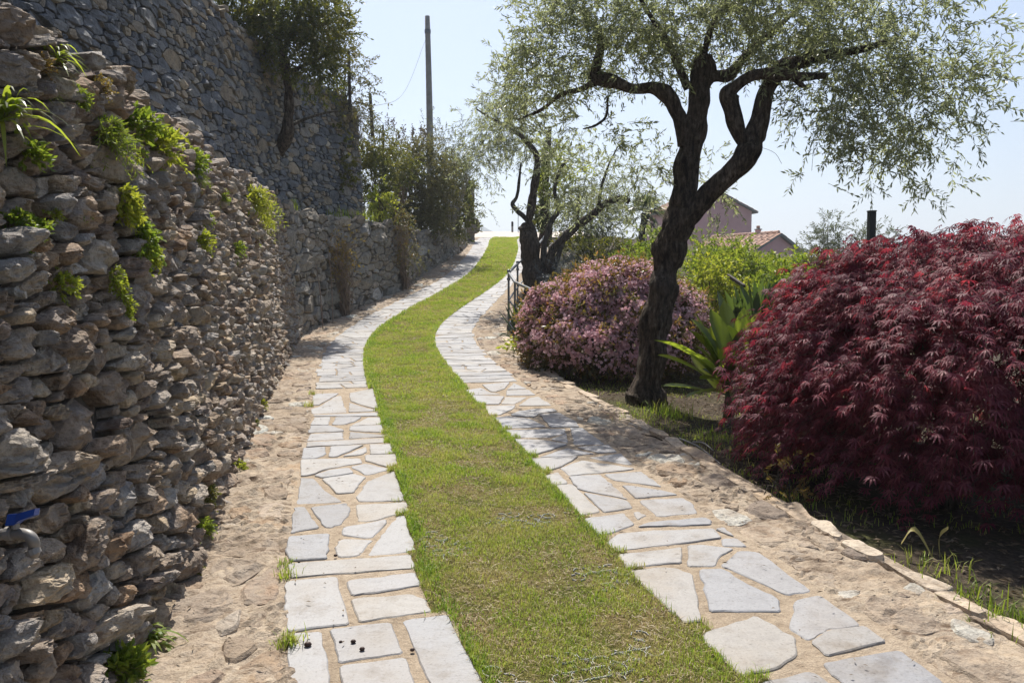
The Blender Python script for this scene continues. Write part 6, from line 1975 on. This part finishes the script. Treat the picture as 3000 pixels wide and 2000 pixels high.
r = np.random.default_rng(501)
b0 = gb(2135, 7.9)
t = thing('strap_leaf_plant', 'large plant with broad arching yellow-green strap leaves right of the olive trunk', 'plant', b0)
for (px, py, Y, bx_, by_, w, ar) in ((1915, 996, 7.6, 2090, 1100, 0.11, 0.10), (1926, 1040, 7.5, 2085, 1115, 0.10, 0.05), (1940, 1130, 7.5, 2080, 1150, 0.085, 0.03), (2005, 1025, 7.4, 2110, 1110, 0.10, 0.06),
                                     (2024, 934, 7.8, 2120, 1080, 0.13, 0.08), (2020, 968, 7.9, 2120, 1090, 0.11, 0.08), (2080, 905, 8.1, 2140, 1070, 0.12, 0.05), (2133, 952, 7.6, 2180, 1060, 0.10, 0.06), (2060, 955, 8.2, 2130, 1080, 0.12, 0.05),
                                     (2120, 880, 8.3, 2150, 1070, 0.12, 0.03), (2180, 900, 8.0, 2170, 1070, 0.12, 0.03), (2010, 1165, 7.4, 2110, 1150, 0.09, 0.06), (2035, 1010, 8.0, 2125, 1110, 0.11, 0.06), (2050, 1110, 7.5, 2130, 1120, 0.10, 0.03),
                                     (2220, 960, 7.5, 2180, 1090, 0.11, 0.05), (2240, 1050, 7.4, 2190, 1120, 0.10, 0.08), (2150, 1000, 7.4, 2160, 1110, 0.11, 0.04), (2160, 1200, 7.3, 2150, 1140, 0.09, 0.10)):
    strap_leaf(at(bx_, by_, 7.9), at(px, py, Y), w * 1.35, M['strap'], t, ar, 0.35, twist=r.normal() * 0.3)
for i in range(20):
    px = 1990 + 260 * r.random(); py = 900 + 230 * r.random() ** 1.3
    Y = 7.5 + 0.9 * r.random()
    strap_leaf(at(2125 + 0.15 * (px - 2110) + 8 * r.normal(), 1135 + 14 * r.normal(), 7.95), at(px, py, Y), 0.10 + 0.06 * r.random(), M['strap'] if i % 3 else M['strap_blue'], t, 0.04 + 0.08 * r.random(), 0.35, twist=r.normal() * 0.4)
limb('stem', [b0 + [0, 0, -0.05], b0 + [0.01, 0, 0.14], b0 + [0.0, 0, 0.26]], [0.05, 0.05, 0.02], M['strap_blue'], t, 10, 0.1, 81, 0.03)
b1 = gb(2215, 9.6)
t = thing('strap_leaf_plant', 'tall dark bluish strap-leaved plant standing behind the yellow-green one', 'plant', b1)
for i in range(44):
    px = 2100 + 265 * r.random(); py = 800 + 60 * r.random() + abs(px - 2230) * 0.35
    strap_leaf(b1 + [r.normal() * 0.16, r.normal() * 0.16, 0.1], at(px, py, 9.6 + r.normal() * 0.35), 0.11 + 0.05 * r.random(), M['strap_blue'], t, 0.03 + 0.05 * r.random(), 0.4, twist=r.normal() * 0.6)
for px, py in ((2270, 785), (2312, 812), (2190, 812), (2160, 845), (2250, 862)):
    strap_leaf(b1 + [r.normal() * 0.16, r.normal() * 0.16, 0.1], at(px, py, 9.5), 0.13, M['strap_blue'], t, 0.02, 0.4, twist=r.normal() * 0.4)
b2 = gb(1530, 14.3)
t = thing('iris_clump', 'clump of upright green sword leaves growing through the railing', 'plant', b2)
for i in range(34):
    bb = gb(1500 + 60 * r.random(), 14.1 + 0.7 * r.random())
    strap_leaf(bb, bb + np.array([r.normal() * 0.12, r.normal() * 0.12, 0.40 + 0.28 * r.random()]), 0.045, M['strap_blue'] if i % 3 else M['strap'], t, 0.02, 0.3, 6)
b3 = gb(1490, 13.0)
t = thing('iris_clump', 'small sprawling clump of pale arching leaves on the paving below the railing', 'plant', on_ground(1495, 1000))
bb = on_ground(1505, 1000)
for i in range(9):
    a = PI * (0.55 + 0.75 * r.random())
    strap_leaf(bb, bb + np.array([math.cos(a) * 0.26, -0.1 + math.sin(a) * 0.1, 0.05 + 0.08 * r.random()]), 0.028, M['grey_green'], t, 0.25, 0.3, 7)

shrub('leafy_plant', 'bright yellow-green leafy plant at the left edge of the pink bush', 'plant', gb(1525, 12.2),
      [(1522, 1025, 12.2, 16, 34, 0.15, 26), (1540, 985, 12.5, 18, 22, 0.15, 18)], M['yellow'], 502, L=0.14, nl=7, lL=0.085, lW=0.04, nst=6, stem_r=0.006)

# shrubs and trees beyond
YB = 24.5
t = thing('old_tree', 'tall reddish trunk with clinging leaves behind the second olive tree', 'tree', gb(1597, YB))
limb_px('trunk', [(1600, 720, 40, YB), (1597, 660, 34, YB), (1594, 600, 32, YB), (1592, 530, 30, YB), (1596, 470, 28, YB), (1604, 420, 20, YB), (1612, 370, 10, YB)], M['bark_red'], t, 91, 12, 0.12, 0.08)
limb_px('limb', [(1596, 480, 14, YB), (1625, 440, 11, YB), (1650, 400, 6, YB)], M['bark_red'], t, 92, 8, 0.12, 0.1)
r = np.random.default_rng(503)
crown(r, [blob_px(*b) for b in [(1616, 520, YB - .2, 26, 60, 0.3, 60), (1640, 470, YB, 55, 45, 0.5, 60), (1580, 440, YB, 50, 40, 0.5, 30), (1690, 500, YB, 40, 40, 0.5, 24)]], t, M['yellow'], L=0.28, nl=9, lL=0.11, lW=0.05, per=5)
crown(r, [blob_px(*b) for b in [(1600, 610, YB - .2, 28, 50, 0.35, 60), (1602, 660, YB - .2, 24, 30, 0.35, 30)]], t, M['dark_leaf'], L=0.24, nl=10, lL=0.11, lW=0.045, name='leaves', twigs=False)
shrub('garden_shrub', 'big grey-olive shrub between the second olive tree and the palm', 'shrub', gb(1740, 21.5),
      [(1730, 620, 21.5, 90, 70, 1.0, 210), (1800, 660, 21.2, 70, 70, 0.8, 150), (1670, 640, 21.5, 50, 60, 0.7, 90), (1760, 720, 21.2, 90, 50, 0.7, 90)], M['grey_green'], 504, lL=0.09, lW=0.026, L=0.32, clump=0.16, stem_r=0.02)
shrub('garden_shrub', 'very dark shrub under the grey-olive one beside the pink bush', 'shrub', gb(1750, 20.3),
      [(1740, 745, 20.3, 80, 40, 0.6, 130), (1810, 745, 20.3, 60, 40, 0.5, 90), (1690, 720, 20.6, 40, 40, 0.4, 50)], M['dark_leaf'], 505, lL=0.09, lW=0.035, L=0.24)
shrub('lavender_bush', 'dull blue-grey bushy plant behind the pink bush, right of the second olive', 'shrub', gb(1655, 18.5),
      [(1655, 800, 18.3, 42, 36, 0.4, 140), (1625, 830, 18.1, 24, 26, 0.3, 50)], M['lavender'], 506, lL=0.09, lW=0.012, L=0.2, nl=14, spread=0.5, up=1.0, nst=10, stem_r=0.006)
shrub('herb_patch', 'patch of bright green herbs behind the top of the pink bush', 'plant', gb(1880, 16.5),
      [(1870, 810, 16.5, 70, 34, 0.5, 220), (1910, 830, 16.2, 40, 40, 0.4, 110), (1820, 790, 16.8, 30, 22, 0.4, 60)], M['fresh'], 507, lL=0.085, lW=0.016, L=0.2, nl=12, up=0.8, nst=12, stem_r=0.006)
shrub('garden_shrub', 'leafy green shrub at the foot of the palm, left of the olive trunk', 'shrub', gb(1925, 19),
      [(1925, 720, 19, 34, 44, 0.5, 80), (1890, 760, 19, 40, 26, 0.4, 60), (1940, 775, 18.6, 30, 30, 0.4, 40)], M['fresh'], 508, lL=0.10, lW=0.045, L=0.22)

# palm
Yp = 23.5
t = thing('palm', 'small palm with a spiky dark head between the grey shrub and the olive trunk', 'palm', gb(1880, Yp))
limb_px('trunk', [(1876, 790, 26, Yp), (1878, 720, 22, Yp), (1884, 660, 22, Yp), (1888, 625, 24, Yp)], M['bark_grey'], t, 95, 10, 0.14, 0.06)
r = np.random.default_rng(509)
c = at(1888, 618, Yp)
for i in range(26):
    u = unit(r.normal(size=3) + np.array([0, 0, 0.45]))
    Lf = 0.55 + 0.25 * r.random()
    tipc = c + u * Lf * 0.62 - np.array([0, 0, 0.10])
    n = 15
    V0 = np.repeat(tipc[None] * 0.55 + c[None] * 0.45, n, 0)
    w = unit(np.cross(u, [0.1, 0.2, 1.0])); a_ = np.linspace(-1.25, 1.25, n)[:, None]
    D = u * np.cos(a_) + w * np.sin(a_) + r.normal(size=(n, 3)) * 0.06
    mb = MB()
    V, q = leaf_geo(V0, D, np.full(n, Lf * 0.62), np.full(n, 0.035), np.repeat(np.cross(w, u)[None], n, 0) + r.normal(size=(n, 3)) * 0.3, tipdrop=0.25)
    mb.add(V, (), q)
    Vt, qt, tt = tubes(np.array([[c, (c + V0[0]) / 2 + [0, 0, 0.02], V0[0]]]), np.full((1, 3), 0.010), 4)
    mb.add(Vt, tt, qt)
    mb.obj('frond', M['palm'], t)
# pale stakes in the shrubs left of the olive trunk
for i, (px, y0, y1, lab) in enumerate(((1893, 678, 770, 'left one of two thin pale garden stakes beside the palm trunk'), (1909, 672, 775, 'right one of two thin pale garden stakes beside the palm trunk'))):
    post('garden_stake', lab, 'stake', (px, y0), (px, y1), 20.0, 0.035, M['pole'], zbase=gb(px, 20.0)[2] - 0.05, group='garden stakes')

# the row of yellow-green shrubs right of the olive
shrub('garden_shrub', 'tall fresh green shrub right behind the olive trunk below the larger house', 'shrub', gb(2085, 14.5),
      [(2075, 775, 14.5, 55, 50, 0.6, 170), (2135, 765, 14.6, 60, 40, 0.6, 160), (2060, 825, 14.2, 50, 45, 0.5, 120)], M['fresh'], 511, lL=0.07, lW=0.026, L=0.24, clump=0.12, up=0.5)
shrub('garden_shrub', 'fresh green shrub with upright shoots in front of the lower house', 'shrub', gb(2230, 14),
      [(2200, 800, 14, 60, 45, 0.6, 170), (2255, 835, 13.8, 60, 50, 0.6, 180), (2150, 820, 13.8, 60, 50, 0.5, 150)], M['fresh'], 512, lL=0.075, lW=0.028, L=0.26, clump=0.12, up=0.6)
def shoots(r, t):
    P = np.array([at(px, py, 12.8) for px, py in ((2328, 728), (2352, 742), (2295, 735), (2270, 738), (2375, 775), (2310, 760), (2340, 790))])
    B_ = np.array([at(px * 0.9 + 230, 870, 12.8) for px in (2328, 2352, 2295, 2270, 2375, 2310, 2340)])
    n = 26
    tt = np.linspace(0.15, 1, n)[None, :, None]
    C = (B_[:, None] + (P - B_)[:, None] * tt).reshape(-1, 3)
    D = unit(r.normal(size=C.shape) + [0, 0, 0.5])
    V, q = leaf_geo(C, D, np.full(len(C), 0.10), np.full(len(C), 0.045), r.normal(size=C.shape), tipdrop=0.3)
    obj('shoot_leaves', V, [q], M['yellow'], t)
shrub('garden_shrub', 'yellow-green shrub with tall leafy shoots next to the red maple', 'shrub', gb(2320, 12.8),
      [(2310, 850, 12.8, 60, 50, 0.5, 170), (2355, 830, 12.6, 45, 45, 0.4, 90), (2270, 860, 12.5, 50, 40, 0.4, 90)], M['fresh'], 513, lL=0.075, lW=0.03, L=0.24, up=0.6, extra=shoots)
shrub('garden_shrub', 'golden-yellow shrub right of the olive trunk above the pink blossoms', 'shrub', gb(2085, 12.6),
      [(2055, 800, 12.6, 34, 26, 0.3, 60), (2085, 840, 12.5, 44, 34, 0.35, 110), (2120, 780, 12.8, 26, 26, 0.3, 40), (2120, 870, 12.3, 34, 22, 0.3, 50)], M['yellow'], 514, lL=0.06, lW=0.026, L=0.18, up=0.4)
shrub('garden_shrub', 'feathery grey-green bush on the skyline left of the square post', 'shrub', gb(2430, 24),
      [(2430, 690, 24, 34, 50, 0.6, 100), (2400, 730, 24, 50, 34, 0.6, 90), (2460, 720, 24, 40, 36, 0.5, 60), (2415, 660, 24, 14, 26, 0.3, 16)], M['grey_green'], 515, lL=0.10, lW=0.026, L=0.36, up=0.7)
shrub('garden_shrub', 'thin grey-green bush on the skyline behind the square post', 'shrub', gb(2555, 25),
      [(2530, 705, 25, 30, 36, 0.5, 50), (2575, 695, 25, 26, 36, 0.5, 34), (2560, 740, 25, 60, 26, 0.5, 60), (2625, 715, 25, 24, 24, 0.4, 20)], M['grey_green'], 516, lL=0.10, lW=0.026, L=0.36, up=0.7, per=4)
shrub('garden_shrub', 'dim olive-green hedge-like shrub under the lower house roof', 'shrub', gb(2400, 18),
      [(2390, 795, 18, 50, 35, 0.6, 130), (2450, 800, 18, 60, 30, 0.6, 100)], M['brown_green'], 517, lL=0.09, lW=0.03, L=0.26)
# a dark beam lying in the shrubs
p0 = at(2150, 818, 11.9); p1 = at(2180, 838, 11.6)
d = unit(p1 - p0); s_ = unit(np.cross(d, [0, 0, 1.0])); u_ = np.cross(s_, d)
V = np.array([p + s_ * a * 0.022 + u_ * b * 0.02 for p in (p0 - d * 0.2, p1) for a, b in ((-1, -1), (1, -1), (1, 1), (-1, 1))])
obj('beam', V, [np.array([(0, 1, 2, 3), (7, 6, 5, 4), (0, 4, 5, 1), (1, 5, 6, 2), (2, 6, 7, 3), (3, 7, 4, 0)])], M['post'], None, label='weathered dark wooden beam end poking out of the golden-yellow shrub', cat='beam', loc=p1)

# ------------------------------------------------------------------ the planted bed: litter, tufts, fallen leaves, sticks
r = np.random.default_rng(601)
n = 9000
x = 0.8 + 3.6 * r.random(n); y = 2.8 + 9.5 * r.random(n)
L_, S_ = lat_of(x, y)
k_ = (L_ > 1.66) & (r.random(n) < np.where(L_ > 1.76, 1, 0.25))
x, y = x[k_], y[k_]
z = ground_z(x - cx(y), y) + (fbm(np.stack([x * 1.1, y * 1.1, y * 0], -1), 3) - 0.5) * 0.10 * np.clip((x - cx(y) - 1.9), 0, 1) + 0.012
B_ = np.stack([x, y, z], 1)
a = r.random(len(x)) * 2 * PI
D = np.stack([np.cos(a), np.sin(a), r.normal(size=len(x)) * 0.15], 1)
V, q = leaf_geo(B_, D, 0.035 + 0.03 * r.random(len(x)), 0.010 + 0.012 * r.random(len(x)), np.stack([r.normal(size=len(x)) * 0.3, r.normal(size=len(x)) * 0.3, np.ones(len(x))], 1))
obj('leaf_litter', V, [q], M['litter'], kind='stuff')
n = 1300
s_ = r.random(n) * 13; l_ = r.choice([-1, 1], n) * (0.5 + 1.1 * r.random(n) ** 0.45)
P = pathpt(s_, l_, 0.022)
a = r.random(n) * 2 * PI
V, q = leaf_geo(P, np.stack([np.cos(a), np.sin(a), a * 0], 1), 0.010 + 0.028 * r.random(n) ** 2, 0.004 + 0.006 * r.random(n), np.stack([r.normal(size=n) * 0.3, r.normal(size=n) * 0.3, np.ones(n)], 1))
obj('leaf_litter', V, [q], M['litter'], kind='stuff')


n = 9000
x = 0.6 + 3.2 * r.random(n); y = 4.6 + 6.0 * r.random(n)
L_, S_ = lat_of(x, y)
k_ = (L_ > 1.70) & (L_ < 3.2) & (fbm(np.stack([x * 1.7, y * 1.7, x * 0], 1), 71, 3) + 0.12 * np.exp(-((y - 7.0) / 1.2) ** 2) > 0.50)
x, y = x[k_], y[k_]
z = ground_z(x - cx(y), y) + (fbm(np.stack([x * 1.1, y * 1.1, y * 0], -1), 3) - 0.5) * 0.10 * np.clip((x - cx(y) - 1.9), 0, 1)
V, T, Qd = blades(r, np.stack([x, y, z], 1), 0.045, 0.0045, 1.0)
obj('bed_grass', V, [T, Qd], M['grass'], kind='stuff')


def gpx(px, py):
    p = on_ground(px, py)
    p[2] = gzr(p[0], p[1]); return p


for i, (px, py, n, L, w, lab) in enumerate(((2960, 1800, 240, 0.12, 0.10, 'sunlit bright grass tuft behind the kerb at the right edge'), (2720, 1640, 70, 0.10, 0.10, 'shaded grass tuft behind the kerb under the maple'),
                                            (2290, 1440, 80, 0.07, 0.09, 'yellowing tuft at the front left corner of the maple'), (2180, 1370, 60, 0.06, 0.08, 'thin tuft by the verge left of the maple'),
                                            (1950, 1200, 170, 0.16, 0.14, 'dark grass tuft at the right foot of the big olive trunk'), (1860, 1225, 110, 0.10, 0.12, 'thin dark grass in front of the big olive trunk'),
                                            (2090, 1265, 200, 0.07, 0.14, 'sparse turf patch between the olive trunk and the maple'), (2850, 1720, 60, 0.09, 0.05, 'small green tuft growing on the kerb in the shade'))):
    p = gpx(px, py); p[2] -= 0.01
    o = tuft('grass_tuft', lab, 'grass tuft', p, n, L, 0.006, M['fresh'] if i in (0, 7) else M['grass'], 610 + i, 0.8, w, group='grass tufts in the planted bed')
    if i == 6: o['kind'] = 'stuff'
shrub('dry_plant', 'low withered yellow-brown plant at the front of the maple', 'plant', gpx(2305, 1455), [(2300, 1440, 5.0, 36, 28, 0.06, 34)], M['reddish'], 620, lL=0.03, lW=0.012, L=0.07, nl=8, nst=8, stem_r=0.003)
for i, (b_, m_, e_, w, lab) in enumerate((((2735, 1600), (2680, 1548), (2640, 1590), 0.035, 'curled yellowing strap leaf bent over on the soil under the maple'), ((2755, 1598), (2752, 1570), (2778, 1545), 0.05, 'second dried leaf standing folded beside the curled one'))):
    p0 = gpx(*b_); Y = p0[1]
    C = catmull([p0, at(*m_, Y), at(*e_, Y - 0.02)], 9)
    tw = np.interp(np.linspace(0, 1, 9), [0, 0.5, 1], [0.4, 1, 0.5])[:, None] * w / 2
    sd = np.array([0.35, 0.55, 0.35]); sd = sd / np.linalg.norm(sd)
    V = np.stack([C - sd * tw, C, C + sd * tw], 1); V[:, 1, 2] -= 0.008
    I = np.arange(27).reshape(9, 3)
    obj('fallen_leaf', V.reshape(-1, 3), [np.stack([I[:-1, :-1], I[:-1, 1:], I[1:, 1:], I[1:, :-1]], -1).reshape(-1, 4)], M['dried'], None, smooth=True, label=lab, cat='leaf', loc=p0)
for i, (a_, b_, lab) in enumerate((((1862, 1270), (1962, 1296), 'thin dark stick on the soil in front of the big olive trunk'), ((1990, 1275), (2110, 1345), 'long pale stick lying by the verge between olive and maple'), ((2030, 1285), (2090, 1305), 'short pale stick beside the long one'))):
    p0 = gpx(*a_) + [0, 0, 0.03]; p1 = gpx(*b_) + [0, 0, 0.02]
    C = catmull([p0, (p0 + p1) / 2 + np.array([0.01, 0.02, 0.02]), p1], 8)
    V, q, t = tubes(C[None], np.linspace(0.008, 0.004, 8)[None], 6)
    obj('stick', V, [t, q], M['bark'] if i == 0 else M['pole'], None, label=lab, cat='stick', loc=p0)
# dark seeds on the slabs
for i, (px, py, rad, lab) in enumerate(((902, 1899, 0.011, 'dark seed on the narrow slab at the lower left, largest of the seeds'), (1035, 1888, 0.008, 'middle seed of three on the slab with several seeds'), (1061, 1910, 0.008, 'lowest seed of the three on that slab'),
                                        (998, 1887, 0.005, 'smallest seed, leftmost on the slab with several'), (983, 1634, 0.007, 'dark seed in the joint above the long narrow slab'), (876, 1652, 0.005, 'small seed on the long narrow slab near its left end'), (1208, 1912, 0.007, 'dark seed in the joint beside the lowest right slab of the left track'))):
    p = on_ground(px, py)
    u_ = np.linspace(-1, 1, 7)
    V, q, t = tubes(np.array([[p + [rad * 1.3 * k2_, rad * 0.3 * k2_, 0.0075 + rad * 0.85] for k2_ in u_]]), (rad * np.sqrt(np.maximum(1 - u_ ** 2, 0.03)))[None], 9)
    obj('olive_seed', V, [t, q], M['seed'], None, smooth=True, label=lab, cat='seed', group='fallen seeds on the paving', loc=p + [0, 0, 0.013])
